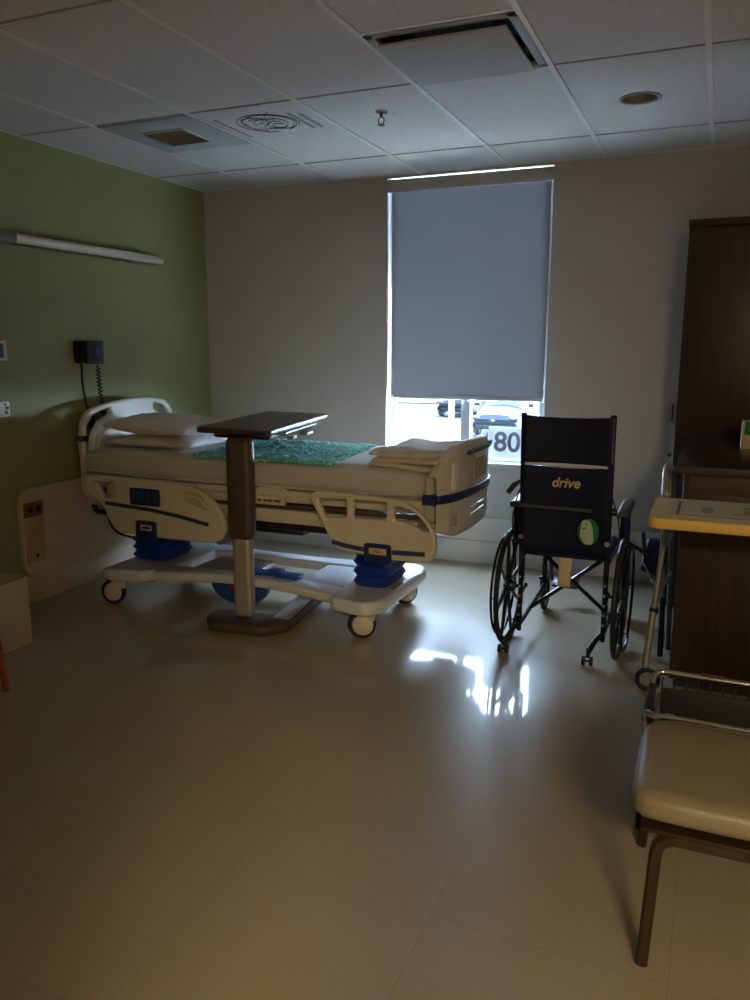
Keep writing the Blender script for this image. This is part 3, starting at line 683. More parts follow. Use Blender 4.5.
# footboard: bowed panel in plan
def fb_plan(s):   # s 0..1 near to far, returns x,y of outer face
    pts = [(-1.222, 3.645), (-1.182, 3.72), (-1.155, 3.83), (-1.143, 3.97), (-1.14, 4.08), (-1.143, 4.20), (-1.15, 4.32), (-1.168, 4.41), (-1.215, 4.49)]
    i = s*8; k = min(int(i), 7); f = i-k; return (pts[k][0]*(1-f)+pts[k+1][0]*f, pts[k][1]*(1-f)+pts[k+1][1]*f)
def fb_top(s):
    e = abs(s-.5)*2; return 1.05-.02*e*e-.13*(max(0, e-.45)/.55)**1.6
def fb_bot(s):
    e = abs(s-.5)*2; return .578+.045*max(0, e-.6)/.4
mb = MB()
TH = .055
def fb(u, v):
    # closed section around the thickness
    x, y = fb_plan(u); zt, zb = fb_top(u), fb_bot(u)
    a = v*2*PI; cx_, cz_ = x-TH/2, (zt+zb)/2
    hz = (zt-zb)/2
    sx = math.copysign(abs(math.cos(a))**.25, math.cos(a)); sz = math.copysign(abs(math.sin(a))**.25, math.sin(a))
    return (cx_+sx*TH/2, y, cz_+sz*hz)
mb.fn(fb, 48, 64)
bmesh.ops.remove_doubles(mb.bm, verts=mb.bm.verts, dist=.0005)
fbo = obj('footboard', mb, 'cream', bed)
mb = MB(); mb.fn(lambda u, v: (fb_plan(.0+u)[0]+.005+.0*v, fb_plan(u)[1], .765+.042*v), 48, 2)
mb.fn(lambda u, v: (fb_plan(u)[0]-TH-.004, fb_plan(u)[1], .765+.042*v), 48, 2); mb.b2(-1.285, -1.222, 3.636, 3.644, .765, .807)
fs = obj('footboard_strap', mb, 'navy', fbo)
sm = fs.modifiers.new('thickness', 'SOLIDIFY'); sm.thickness = .006; sm.offset = 1
mb = MB(); mb.plate(round2([(3.88, .985), (4.28, .985), (4.27, 1.006), (3.89, 1.006)], .01), .02, .004, YZ(-1.133)); obj('display_slot', mb, 'stripe', fbo)
mb = MB(); mb.b2(-1.148, -1.130, 4.30, 4.34, .99, 1.015, .004); obj('indicator', mb, 'greenled', fbo)
mb = MB(); mb.plate(rrect(3.98, 4.22, .84, .95, .03), .01, .004, YZ(-1.134)); obj('chart_recess', mb, 'guard', fbo)
mb = MB(); mb.b2(-1.135, -1.122, 4.03, 4.12, .955, .968, .003); obj('grip_slot', mb, 'whitestrap', fbo)
for z_ in (.70, .665):
    mb = MB(); mb.tube([(-1.137, 3.95, z_), (-1.140, 4.22, z_)], .005, n=6); obj('rib', mb, 'whitestrap', fbo)
mb = MB(); mb.box((-1.168, 3.765, .89), (.02, .045, .14), RZ(-25), .008, 3); obj('grip_insert', mb, 'whitestrap', fbo)
mb = MB()
for k in range(5): mb.box((-1.170, 3.76, .645+k*.013), (.012, .06, .005), RZ(-20))
obj('louvre', mb, 'guard', fbo)
for y_ in (3.85, 4.34):
    mb = MB(); mb.tube([(-1.20, y_, .60), (-1.36, y_, .60)], .018, n=10); obj('footboard_post', mb, 'darkmetal', bed)
mb = MB()
for y_ in (3.70, 4.50): mb.box((-1.28, y_, .645), (.10, .06, .06), RY(20), .012)
obj('corner_bumper', mb, 'silver', bed)

# bellows columns
def bellows(cx, cy, w, d, z0, z1, n):
    mb = MB(); rings = []; N = 32
    steps = n*4
    def f(u, v):
        t = u; ph = (t*n) % 1.0 if u < 1 else 0
        tri = 1-abs(2*((t*n) % 1.0)-1) if u < 1 else 0
        s = 1-.13*(1-tri); z = z0+(z1-z0)*t
        a = v*2*PI; c_, s_ = math.cos(a), math.sin(a); q = 5
        r = (abs(c_)**q+abs(s_)**q)**(-1/q)
        return (cx+c_*r*w/2*s, cy+s_*r*d/2*s, z)
    mb.fn(f, n*8, 48)
    mb.b2(cx-w*.42, cx+w*.42, cy-d*.42, cy+d*.42, z1-.004, z1+.06, .01)
    return mb
BL = [(-3.14, 3.98, .27, .34, .235, .43), (-1.665, 4.0, .215, .36, .235, .455)]
for c in BL: obj('bellows', bellows(*c, 4), 'blue', bed)

# base: two end plates joined by two curved beams
def slabplate(outl, z0, z1, r=.05, bev=.014):
    mb = MB(); mb.plate(round2(outl, r), z1-z0, bev, XY((z0+z1)/2)); return mb
mb = slabplate([(-1.80, 3.60), (-1.58, 3.56), (-1.50, 3.64), (-1.50, 4.34), (-1.58, 4.42), (-1.82, 4.38)], .16, .235, .05, .02)
base = obj('base_frame', mb, 'bedwhite', bed)
mb = slabplate([(-3.30, 3.58), (-3.02, 3.62), (-2.92, 3.80), (-2.92, 4.24), (-3.0, 4.40), (-3.30, 4.42)], .155, .225, .05, .02)
obj('base_plate', mb, 'bedwhite', base)
def beam(y, dy, zc0, name='base_beam'):
    mb = MB()
    def f(u, v):
        x = -2.97+u*(1.22)
        sag = .012*math.sin(u*PI)
        bend = -.10*(1-math.sin(min(1, max(0, u))*PI))*dy
        w = .085-.03*math.sin(u*PI); a = v*2*PI
        sx = math.copysign(abs(math.cos(a))**.4, math.cos(a)); sz = math.copysign(abs(math.sin(a))**.4, math.sin(a))
        return (x, y+bend*.6+sx*w, zc0+sag+sz*.03)
    mb.fn(f, 40, 32); return obj(name, mb, 'bedwhite', base)
beam(3.80, 1, .195); beam(4.26, -1, .195)
mb = MB(); mb.b2(-2.10, -1.80, 3.84, 4.24, .185, .222, .012); obj('base_tray', mb, 'bedwhite', base)
mb = MB(); mb.plate(rrect(-2.85, -2.45, 3.88, 4.20, .04), .02, .005, XY(.195)); obj('base_recess', mb, 'silver', base)
mb = MB(); mb.b2(-1.60, -1.52, 3.86, 4.0, .2345, .2365, .0); obj('sticker', mb, 'panel', base)
# pedal bar
mb = MB(); mb.b2(-2.42, -2.26, 3.80, 3.90, .222, .25, .01); mb.b2(-2.24, -2.09, 3.80, 3.90, .222, .25, .01); mb.b2(-2.29, -2.21, 3.82, 3.89, .235, .27, .008); obj('pedal', mb, 'pblue', bed)
mb = MB()
def bowl(u, v):
    a = PI*v; r = .17*u; return (-2.50+r*math.cos(a)*1.15, 3.86-.0*r, .15-r*math.sin(a)*.72)
mb.fn(bowl, 8, 24); dp = obj('brake_pedal', mb, 'pblue', bed, 'round blue brake pedal below the base')
sm = dp.modifiers.new('thickness', 'SOLIDIFY'); sm.thickness = .03; sm.offset = 0
mb = MB(); mb.box((-2.47, 3.84, .125), (.20, .02, .035), RY(4), .008); obj('pedal_insert', mb, 'red', dp)
mb = MB(); mb.box((-3.02, 4.15, .10), (.20, .16, .10), RZ(10), .02); obj('steer_housing', mb, 'black', bed)
mb = MB(); mb.b2(-2.68, -2.30, 4.28, 4.5, .36, .54, .02); obj('motor_box', mb, 'black', bed)

def bed_caster(x, y, ang, parent=bed):
    c = Vector((x, y, .075))
    R = about(c, RZ(ang))
    mb = MB(); mb.lathe([(.045, -.024), (.066, -.026), (.075, -.014), (.075, .014), (.066, .026), (.045, .024)], c, 'Y', 36); bmesh.ops.transform(mb.bm, matrix=R, verts=mb.bm.verts)
    w = obj('caster', mb, 'rubber', parent)
    mb = MB(); mb.lathe([(0, -.040), (.040, -.038), (.056, -.028), (.058, .0), (.056, .028), (.040, .038), (0, .040)], c+Vector((.008, 0, .002)), 'Y', 32)
    mb.box(c+Vector((.030, 0, .045)), (.09, .066, .075), None, .028, 4); mb.tube([c+Vector((.03, 0, .07)), c+Vector((.03, 0, .11))], .018, n=12)
    bmesh.ops.transform(mb.bm, matrix=R, verts=mb.bm.verts); obj('caster_hood', mb, 'cream', w)
bed_caster(-3.255, 3.64, 12); bed_caster(-1.645, 3.70, 18); bed_caster(-1.64, 4.33, 40); bed_caster(-3.22, 4.34, -10)

mb = MB(); mb.tube([(-3.24, 3.64, .60), (-3.25, 3.62, .52), (-3.20, 3.63, .44), (-3.10, 3.70, .40), (-3.0, 3.80, .38)], .007, n=8, fillet=.05); obj('power_cable', mb, 'black', bed)

# ------------------------------------------------------------------ things on the bed
def pillow(name, label, cx, cy, cz, a, b, c, rot, seed):
    t = bmesh.new(); bmesh.ops.create_grid(t, x_segments=44, y_segments=44, size=1)
    top = t; me = MB()
    def f(sgn):
        def g(u, v):
            x, y = 2*u-1, 2*v-1
            e = (max(0, 1-abs(x)**2.6)*max(0, 1-abs(y)**2.6))**.42
            px = x*(1-.06*(1-abs(y)**2)*abs(x)**3); py = y*(1-.06*(1-abs(x)**2)*abs(y)**3)
            n = noise.noise(Vector((x*2.3+seed, y*2.3, sgn*3)))*.22 + noise.noise(Vector((x*5+seed, y*5, sgn)))*.12
            z = sgn*c*e*(1+n)*(1 if sgn > 0 else .75)
            p = rot @ Vector((px*a, py*b, z)); return (cx+p.x, cy+p.y, cz+p.z)
        return g
    me.fn(f(1), 40, 40); me.fn(f(-1), 40, 40); t.free()
    bmesh.ops.remove_doubles(me.bm, verts=me.bm.verts, dist=.0008)
    r = thing(name, label, 'pillow', (cx, cy, cz-c*.75), 'pillows at the head of the bed'); obj('pillowcase', me, 'pillow', r); return r
pillow('pillow', 'white pillow lying on the mattress, lower of the two', -3.07, 4.02, .957, .31, .25, .044, RZ(2), 2)
pillow('pillow', 'white pillow stacked on top of the other by the headboard', -3.08, 4.02, 1.046, .31, .25, .068, RZ(-4) @ RY(2), 9)

# crochet throw
mb = MB()
Q = [(-2.66, 3.672), (-1.80, 3.672), (-1.90, 4.46), (-2.72, 4.50)]
def cro(u, v):
    x = (Q[0][0]*(1-u)+Q[1][0]*u)*(1-v)+(Q[3][0]*(1-u)+Q[2][0]*u)*v
    y = (Q[0][1]*(1-u)+Q[1][1]*u)*(1-v)+(Q[3][1]*(1-u)+Q[2][1]*u)*v
    eu, ev = min(u, 1-u), min(v, 1-v)
    if eu < .001: x += .018*abs(math.sin(v*PI*16))*(1 if u > .5 else -1)
    if ev < .001: y += .014*abs(math.sin(u*PI*16))*(1 if v > .5 else -1)
    z = .934+.005*noise.noise(Vector((x*9, y*9, 0)))+.005*noise.noise(Vector((x*30, y*30, 2)))
    if v < .03: z -= .010
    return (x, y, z)
mb.fn(cro, 96, 96)
o = obj('crochet_throw', mb, 'crochet', loc=(-2.25, 4.08, .93)); tag(o, 'teal green crocheted throw spread across the middle of the bed', 'throw')
sm = o.modifiers.new('thickness', 'SOLIDIFY'); sm.thickness = .008; sm.offset = 0

# folded blanket
fb_ = thing('folded_blanket', 'cream folded cotton blanket lying at the foot of the bed', 'blanket', (-1.47, 4.05, .915))
prevm = None
mb = MB()
for k, (dx, dy, z0, z1, s) in enumerate(((0, 0, .915, .948, 1), (.012, -.01, .944, .976, 2), (-.01, .012, .971, 1.004, 3))):
    q = softbox(-1.60+dx, -1.235+dx, 3.69+dy, 4.28+dy, z0, z1, p=.016, amp=.016, nz=6, seed=s*11, top=lambda u, v: .010*(1-u*u)*(1-v*v))
    me = bpy.data.meshes.new('q'); q.bm.to_mesh(me); q.bm.free(); mb.mesh(me); bpy.data.meshes.remove(me)
obj('layers', mb, 'fold', fb_)

# ------------------------------------------------------------------ overbed table beside the bed
ANG = 7
ot = thing('overbed_table', 'dark brown overbed table on a grey post reaching over the bed', 'overbed table', (-2.30, 3.59, 0))
Rt = about((-2.30, 3.59, 0), RZ(ANG))
def tb_(name, mb, m, parent=None, label=None):
    bmesh.ops.transform(mb.bm, matrix=Rt, verts=mb.bm.verts); return obj(name, mb, m, parent or ot, label)
X, Y = -2.30, 3.59
TZ = 1.075
TZ = 1.09
def inset(pts, d):
    cx_ = sum(p[0] for p in pts)/4; cy_ = sum(p[1] for p in pts)/4
    return [(p[0]+(cx_-p[0])*d, p[1]+(cy_-p[1])*d) for p in pts]
TR0 = [(-2.54, 3.52), (-2.74, 4.62), (-2.27, 4.60), (-2.07, 3.50)]
mb = MB(); mb.plate(round2(TR0, .05), .030, .008, XY(TZ)); top = obj('tabletop', mb, 'tabletop', ot)
mb = MB(); mb.plate(round2(inset(TR0, .22), .04), .036, .01, XY(TZ-.032)); obj('under_frame', mb, 'taupe', ot)
mb = MB(); mb.tube([(-2.15, 3.80, TZ-.030), (-2.26, 4.38, TZ-.030)], .009, n=10); obj('slide_rail', mb, 'chrome', ot)
mb = MB(); mb.box((-2.20, 4.15, TZ-.062), (.05, .12, .02), RZ(10), .006); obj('latch', mb, 'alu', ot)
mb = MB(); mb.box((-2.16, 3.90, TZ-.062), (.04, .06, .02), RZ(10), .005); obj('latch', mb, 'alu', ot)
mb = MB(); mb.b2(X-.078, X+.074, Y-.045, Y+.045, .495, TZ-.03, .042, 6); tb_('upper_post', mb, 'taupe')
mb = MB(); mb.b2(X-.058, X+.058, Y-.035, Y+.035, .06, .52, .033, 6); tb_('lower_post', mb, 'silver')
mb = MB()
mb.plate(round2([(X-.22, Y-.04), (X-.15, Y-.14), (X+.17, Y-.14), (X+.27, Y-.03), (X+.27, Y+.66), (X+.20, Y+.70), (X+.13, Y+.66), (X+.13, Y+.10), (X-.10, Y+.10), (X-.22, Y+.10)], .03), .052, .016, XY(.034))
bs = tb_('base', mb, 'taupe')
mb = MB(); mb.plate(round2([(X+.15, Y+.02), (X+.25, Y+.02), (X+.25, Y+.64), (X+.20, Y+.67), (X+.15, Y+.64)], .02), .006, .002, XY(.062)); tb_('base_cover', mb, 'silver')
for (x_, y_) in ((X-.15, Y), (X+.19, Y), (X+.2, Y+.6)):
    mb = MB(); mb.lathe([(0, -.012), (.012, -.012), (.013, 0), (.012, .012), (0, .012)], (x_, y_, .013), 'X', 14); tb_('glide_wheel', mb, 'rubber')

# ------------------------------------------------------------------ wheelchair (seen from behind, facing the window)
WCX, WCY = -.64, 3.96
wch = thing('wheelchair', 'black high back wheelchair seen from behind, facing the window', 'wheelchair', (WCX, WCY, 0))
xl, xr = WCX-.200, WCX+.215
def backy(z): return 3.86-.06*(z-.5)/.7
def uph(z0, z1, sag, inset=0):
    mb = MB()
    mb.fn(lambda u, v: (xl+inset+(xr-xl-2*inset)*u, backy(z0+(z1-z0)*v)+sag*math.sin(u*PI), z0+(z1-z0)*v-(.012*math.sin(u*PI) if v == 1 else 0)), 24, 12)
    return mb
def solid(o, t): sm = o.modifiers.new('thickness', 'SOLIDIFY'); sm.thickness = t; sm.offset = 0; return o
bu = solid(obj('backrest', uph(.525, .965, .025), 'vinyl', wch), .02)
hu = solid(obj('headrest', uph(.978, 1.205, .03), 'vinyl', wch), .02)
mb = MB(); mb.fn(lambda u, v: (xl+.012+(xr-xl-.03)*u, backy(.97)+.025*math.sin(u*PI)-.012, .966+.012*v-.012*math.sin(u*PI)*0), 24, 2); solid(obj('piping', mb, 'whitestrap', hu), .006)
mb = MB(); mb.text('drive', .066, Matrix.Translation((-.632, backy(.88)-.006, .885)) @ RX(90).to_4x4(), .003, bold=.0014, shear=.24); obj('lettering', mb, 'tan', bu)
mb = MB(); mb.b2(-.50, -.47, backy(1.0)+.012, backy(1.0)+.016, 1.005, 1.012); obj('maker_mark', mb, 'bpgrey', hu)
for x_ in (xl, xr):
    mb = MB(); mb.tube([(x_, backy(.45)+.01, .42), (x_, backy(.9)+.01, .9), (x_, backy(1.2)+.01, 1.215)], .014, n=12); obj('back_cane', mb, 'vinyl', wch)
mb = MB(); mb.tube([(xr+.004, backy(1.0)-.004, .99), (xr+.004, backy(1.2)-.004, 1.2)], .006, n=8); obj('edge_trim', mb, 'bpgrey', wch)
# spreader bar and knobs
mb = MB(); mb.tube([(xl-.035, backy(.765)-.03, .765), (-.50, backy(.765)-.03, .762)], .009, n=10); sb = obj('spreader_bar', mb, 'bpgrey', wch)
mb = MB(); mb.lathe([(0, -.03), (.014, -.028), (.017, -.01), (.017, .012), (.011, .02), (0, .022)], (xl-.022, backy(.765)-.03, .767), 'X', 16); obj('knob', mb, 'black', sb)
mb = MB(); mb.lathe([(0, -.02), (.015, -.02), (.02, 0), (.015, .02), (0, .02)], (xr+.02, backy(.765)-.01, .76), 'X', 16); obj('knob', mb, 'black', sb)
# seat
mb = softbox(xl, xr, 3.90, 4.36, .49, .53, p=.018, amp=.002); obj('seat', mb, 'vinyl', wch)
# armrests
for s, x_ in ((-1, WCX-.265), (1, WCX+.265)):
    mb = MB(); mb.box((x_, 4.14, .722 if s > 0 else .735), (.062, .30, .036), RX(3), .016, 4); ap = obj('arm_pad', mb, 'bpgrey' if s > 0 else 'black', wch)
    mb = MB(); mb.tube([(x_, 3.99, .45), (x_, 3.99, .72), (x_, 4.30, .73), (x_, 4.33, .45)], .010, n=10, fillet=.05); obj('arm_frame', mb, 'wcframe', wch)
    mb = MB(); mb.b2(x_-.004, x_+.004, 4.0, 4.32, .50, .70, .002); obj('side_guard', mb, 'vinyl', wch)
mb = MB(); mb.tube([(xl+.0, 3.86, .885), (xl-.02, 3.86, .875), (-.885, 3.85, .855), (-.915, 3.84, .815)], [.007, .007, .014, .013], n=12); obj('recline_handle', mb, 'rubber', wch)
# recline levers and cables
for s, x_ in ((-1, xl), (1, xr)):
    mb = MB(); mb.tube([(x_+s*.01, backy(.9)-.01, .84), (x_+s*.035, backy(.8), .76), (x_+s*.055, 3.86, .66), (x_+s*.04, 3.90, .55)], .0035, n=6, fillet=.05); obj('brake_cable', mb, 'black', wch)
    mb = MB(); mb.tube([(x_, backy(.6), .60), (x_+s*.0, 3.90, .42), (x_+s*.005, 3.95, .22)], .007, n=8); mb.lathe([(0, -.012), (.013, -.012), (.013, .012), (0, .012)], (x_, backy(.6)-.006, .60), 'Y', 12); obj('recline_strut', mb, 'chrome', wch)
# side frames
for s, x_ in ((-1, xl), (1, xr)):
    mb = MB()
    mb.tube([(x_, 3.87, .10), (x_, 3.87, .47)], .012, n=10); mb.tube([(x_, 4.50, .24), (x_, 4.50, .49), (x_, 3.87, .49)], .012, n=10, fillet=.05)
    mb.tube([(x_, 3.87, .13), (x_, 4.50, .16)], .012, n=10); mb.tube([(x_, 4.50, .16), (x_, 4.50, .28)], .012, n=10)
    mb.tube([(x_, 3.87, .30), (x_, 3.98, .31)], .012, n=10)
    obj('side_frame', mb, 'wcframe', wch)
    mb = MB(); mb.tube([(x_, 3.87, .14), (x_-.03, 3.84, .11), (x_-.055, 3.79, .06)], .012, n=10, fillet=.02)
    mb.tube([(x_-.055, 3.79, .085), (x_-.055, 3.785, .04)], .010, n=8)
    at = obj('tipping_lever', mb, 'wcframe', wch)
    mb = MB()
    for q in (-.018, .018): mb.lathe([(0, -.008), (.022, -.008), (.024, 0), (.022, .008), (0, .008)], (x_-.055+q, 3.775, .026), 'X', 16)
    mb.tube([(x_-.08, 3.775, .026), (x_-.03, 3.775, .026)], .006, n=8); obj('tip_roller', mb, 'rubber', at)
    for k in range(5):
        mb = MB(); mb.lathe([(0, -.010), (.007, -.010), (.007, .010), (0, .010)], (x_, 3.854, .19+k*.05), 'Y', 8); obj('bolt', mb, 'chrome', wch)
# cross brace
mb = MB()
mb.tube([(xl+.01, 4.12, .15), (xr-.01, 4.12, .48)], .011, n=10); mb.tube([(xr-.01, 4.15, .15), (xl+.01, 4.15, .48)], .011, n=10)
mb.lathe([(0, -.03), (.015, -.03), (.015, .03), (0, .03)], (WCX, 4.135, .315), 'Y', 12)
obj('cross_brace', mb, 'wcframe', wch)
# rear wheels
def rear_wheel(x_, s):
    c = (x_, WCY, .305)
    mb = MB(); mb.torus(c, .292, .0135, 'X', 64, 10); w = obj('rear_wheel', mb, 'rubber', wch)
    mb = MB(); mb.torus(c, .272, .009, 'X', 64, 8)
    for k in range(8):
        a = 2*PI*k/8+.2; d = Vector((0, math.cos(a), math.sin(a)))
        mb.tube([Vector(c)+d*.03+Vector((s*.012, 0, 0)), Vector(c)+d*.272], [.013, .008], n=6)
    mb.lathe([(0, -.03), (.024, -.03), (.034, -.012), (.034, .012), (.024, .03), (0, .03)], c, 'X', 20)
    obj('mag_rim', mb, 'mag', w)
    mb = MB(); mb.torus((x_+s*.034, WCY, .305), .258, .007, 'X', 64, 8)
    for k in range(6):
        a = 2*PI*k/6; d = Vector((0, math.cos(a), math.sin(a))); mb.tube([Vector(c)+d*.268, Vector(c)+d*.258+Vector((s*.034, 0, 0))], .004, n=6)
    obj('hand_rim', mb, 'wcframe', w)
rear_wheel(WCX-.275, -1); rear_wheel(WCX+.280, 1)
mb = MB(); mb.tube([(WCX-.275, WCY, .305), (xl, WCY, .305)], .009, n=8); mb.tube([(WCX+.280, WCY, .305), (xr, WCY, .305)], .009, n=8)
mb.tube([(xl, 3.87, .305), (xl, 4.0, .305)], .012, n=8); mb.tube([(xr, 3.87, .305), (xr, 4.0, .305)], .012, n=8); obj('axle_mount', mb, 'wcframe', wch)
# casters
for s, x_ in ((-1, xl), (1, xr)):
    c = (x_-s*.0, 4.545, .10)
    mb = MB(); mb.torus(c, .086, .013, 'X', 36, 8); cw = obj('front_caster', mb, 'rubber', wch)
    mb = MB(); mb.lathe([(0, -.014), (.018, -.014), (.03, -.006), (.075, -.008), (.078, 0), (.075, .008), (.03, .006), (.018, .014), (0, .014)], c, 'X', 28); obj('caster_rim', mb, 'mag', cw)
    mb = MB()
    for q in (-.022, .022): mb.tube([(c[0]+q, c[1], .10), (c[0]+q, 4.51, .205)], .006, n=6)
    mb.b2(c[0]-.028, c[0]+.028, 4.485, 4.53, .20, .215, .004); mb.tube([(c[0], 4.505, .21), (c[0], 4.50, .29)], .015, n=12); obj('caster_fork', mb, 'wcframe', cw)
# elevating leg rest at the right, swung out
mb = MB(); mb.tube([(xr+.03, 4.48, .47), (xr+.12, 4.50, .42), (xr+.175, 4.58, .33), (xr+.20, 4.62, .21)], .010, n=10, fillet=.05); lr = obj('leg_rest', mb, 'wcframe', wch)
mb = softbox(-.065, .065, -.10, .10, -.03, .03, p=.028, amp=.001); bmesh.ops.transform(mb.bm, matrix=Matrix.Translation((-.245, 4.52, .395)) @ (RZ(-20) @ RX(62)).to_4x4(), verts=mb.bm.verts); obj('calf_pad', mb, 'vinyl', lr)
mb = MB(); mb.box((-.30, 4.50, .45), (.018, .05, .16), RY(-8), .006); obj('calf_bracket', mb, 'black', lr)
mb = MB(); mb.tube([(-.295, 4.46, .37), (-.235, 4.46, .255)], .009, n=10); obj('adjust_tube', mb, 'chrome', lr)
mb = MB(); mb.tube([(xl, 4.49, .45), (xl, 4.62, .40), (xl+.01, 4.70, .14)], .010, n=10, fillet=.05); mb.box((xl+.09, 4.72, .13), (.15, .12, .012), RX(15), .004); obj('foot_rest', mb, 'black', wch)
# seat belt end hanging below the back
mb = MB(); mb.fn(lambda u, v: (-.655+.062*u-.008*v, 3.885+.02*v, .50-.155*v), 4, 8)
solid(obj('seat_belt', mb, 'tanwood', wch, 'tan webbing belt end hanging under the backrest'), .006)
# hanging tag
tg = thing('hanging_tag', 'oval green and white tag hanging on the wheelchair back', 'tag', (-.517, 3.805, .66))
ty = backy(.66)-.024
mb = MB(); mb.plate([(-.515+.050*math.cos(2*PI*k/36), .640+.066*math.sin(2*PI*k/36)) for k in range(36)], .006, .002, XZ(ty)); obj('backing', mb, 'taggreen', tg)
mb = MB(); mb.plate(round2([(-.545, .695), (-.512, .70), (-.495, .67), (-.487, .60), (-.493, .580), (-.53, .582), (-.552, .62)], .012), .006, .001, XZ(ty-.004)); tw = obj('card', mb, 'tagwhite', tg)
mb = MB(); mb.box((-.533, ty-.008, .658), (.016, .002, .008), RY(-20)); mb.box((-.522, ty-.008, .680), (.012, .002, .006)); obj('print', mb, 'ink', tw)
mb = MB(); mb.tube([(-.53, ty, .70), (-.535, ty, .765)], .003, n=6); mb.tube([(-.505, ty, .70), (-.500, ty, .765)], .003, n=6); obj('strap', mb, 'black', tg)

for o_ in [tg]: o_.location.z += .015

# ------------------------------------------------------------------ right side: desk, wardrobe
dk = thing('desk_cabinet', 'dark walnut desk cabinet with the pale tray table in front of it', 'desk', (.28, 4.25, 0))
mb = MB(); mb.b2(-.103, 1.02, 3.68, 4.86, .04, .985, .003); body = obj('carcass', mb, 'walnut', dk)
mb = MB(); mb.b2(-.137, 1.03, 3.65, 4.88, .988, 1.022, .004); dt = obj('desktop', mb, 'desktop', dk)
mb = MB(); mb.b2(-.137, 1.03, 3.647, 3.651, .990, 1.020, .001); obj('edge_band', mb, 'deskedge', dt)
mb = MB(); mb.b2(-.085, 1.0, 3.70, 4.85, 0, .045); obj('plinth', mb, 'black', dk)
mb = MB(); mb.b2(-.08, 1.0, 3.674, 3.682, .90, .975, .002); obj('lit_strip', mb, 'deskedge', dk)  # lighter brown strip paints the better lit top of the end panel
wd = thing('wardrobe', 'tall dark walnut wardrobe in the right back corner', 'wardrobe', (.2, 5.12, 0))
mb = MB(); mb.b2(-.203, 1.2, 4.90, D-.025, 0, 2.20, .004); obj('carcass', mb, 'walnut', wd)
mb = MB(); mb.b2(-.208, 1.203, 4.885, D-.025, 2.175, 2.212, .004); obj('cornice', mb, 'walnut', wd)
mb = MB(); mb.b2(-.175, .49, 4.884, 4.90, 1.03, 2.165, .003); d1 = obj('door', mb, 'walnut', wd)
mb = MB(); mb.b2(.496, 1.17, 4.884, 4.90, 1.03, 2.165, .003); d2 = obj('door', mb, 'walnut', wd)
for dd, x_ in ((d1, .45), (d2, .535)):
    mb = MB(); mb.tube([(x_, 4.884, 1.60), (x_, 4.86, 1.60), (x_, 4.86, 1.45), (x_, 4.884, 1.45)], .005, n=8, fillet=.01); obj('handle', mb, 'darkmetal', dd)
gb = thing('tissue_box', 'small cream and green box standing on the desk', 'box', (.20, 4.45, 1.022))
mb = MB(); mb.b2(.133, .30, 4.40, 4.52, 1.022, 1.16, .003); gbo = obj('carton', mb, 'tan', gb)
mb = MB(); mb.b2(.145, .29, 4.396, 4.4005, 1.095, 1.16, .001); obj('label_band', mb, 'taggreen', gbo)
# switch plate and knob on the back wall beside the wardrobe
sw = thing('light_switch', 'narrow metal switch plate on the wall beside the wardrobe', 'switch', (-.245, D, 1.12))
mb = MB(); mb.b2(-.275, -.215, D-.012, D, 1.055, 1.185, .004); obj('cover_plate', mb, 'silver', sw)
mb = MB(); mb.b2(-.250, -.240, D-.024, D-.010, 1.07, 1.17, .002); obj('rocker', mb, 'black', sw)
mb = MB(); mb.lathe([(0, -.022), (.012, -.020), (.014, -.006), (.008, 0)], (-.246, D, .85), 'Y', 14); tag(obj('wall_knob', mb, 'bpgrey', loc=(-.246, D, .85)), 'tiny grey knob on the wall under the switch plate', 'knob')  # small round knob fixed to the wall

# second overbed table with a printed sheet
t2 = thing('tray_table', 'pale tray table with yellow edge in front of the desk', 'table', (.25, 3.3, 0))
mb = MB(); mb.plate(round2([(-.196, 3.06), (.58, 3.06), (.58, 3.50), (-.196, 3.50)], .05), .034, .006, XY(.888)); tt = obj('tabletop', mb, 'oak', t2)
mb = MB(); eb = round2([(-.200, 3.056), (.584, 3.056), (.584, 3.504), (-.200, 3.504)], .05); inn = round2([(-.192, 3.064), (.576, 3.064), (.576, 3.496), (-.192, 3.496)], .045)
mb.plate(eb, .040, .006, XY(.885), holes=[inn]); obj('edge_band', mb, 'yellowedge', tt)
mb = MB(); mb.tube([(.45, 3.28, .05), (.45, 3.28, .87)], .028, n=16); obj('post', mb, 'silver', t2)
mb = MB(); mb.tube([(.22, 3.08, .035), (.62, 3.08, .035), (.62, 3.48, .035), (.22, 3.48, .035)], .018, n=10, fillet=.06); mb.tube([(.62, 3.28, .035), (.45, 3.28, .06)], .02, n=10)
for q in ((.22, 3.08), (.22, 3.48), (.62, 3.08), (.62, 3.48)): mb.lathe([(0, -.01), (.016, -.01), (.017, 0), (.016, .01), (0, .01)], (q[0], q[1], .017), 'X', 14)
obj('base', mb, 'silver', t2)
ps = thing('printed_sheet', 'laminated printed sheet lying on the pale tray table', 'sheet', (.15, 3.28, .906))
mb = MB(); mb.box((.135, 3.285, .9075), (.52, .33, .002), RZ(-2)); sh = obj('page', mb, 'paper', ps)
mb = MB()
for (x_, w_, rows) in ((-.02, .05, 4), (.09, .10, 1), (.13, .05, 6), (.21, .05, 5), (.28, .05, 5)):
    for k in range(rows): mb.b2(x_, x_+w_*rr.uniform(.7, 1), 3.22+k*.028, 3.232+k*.028, .9086, .9092)
mb.b2(-.105, .38, 3.135, 3.142, .9086, .9092); mb.b2(-.105, -.095, 3.14, 3.42, .9086, .9092)
obj('print', mb, 'ink', sh)

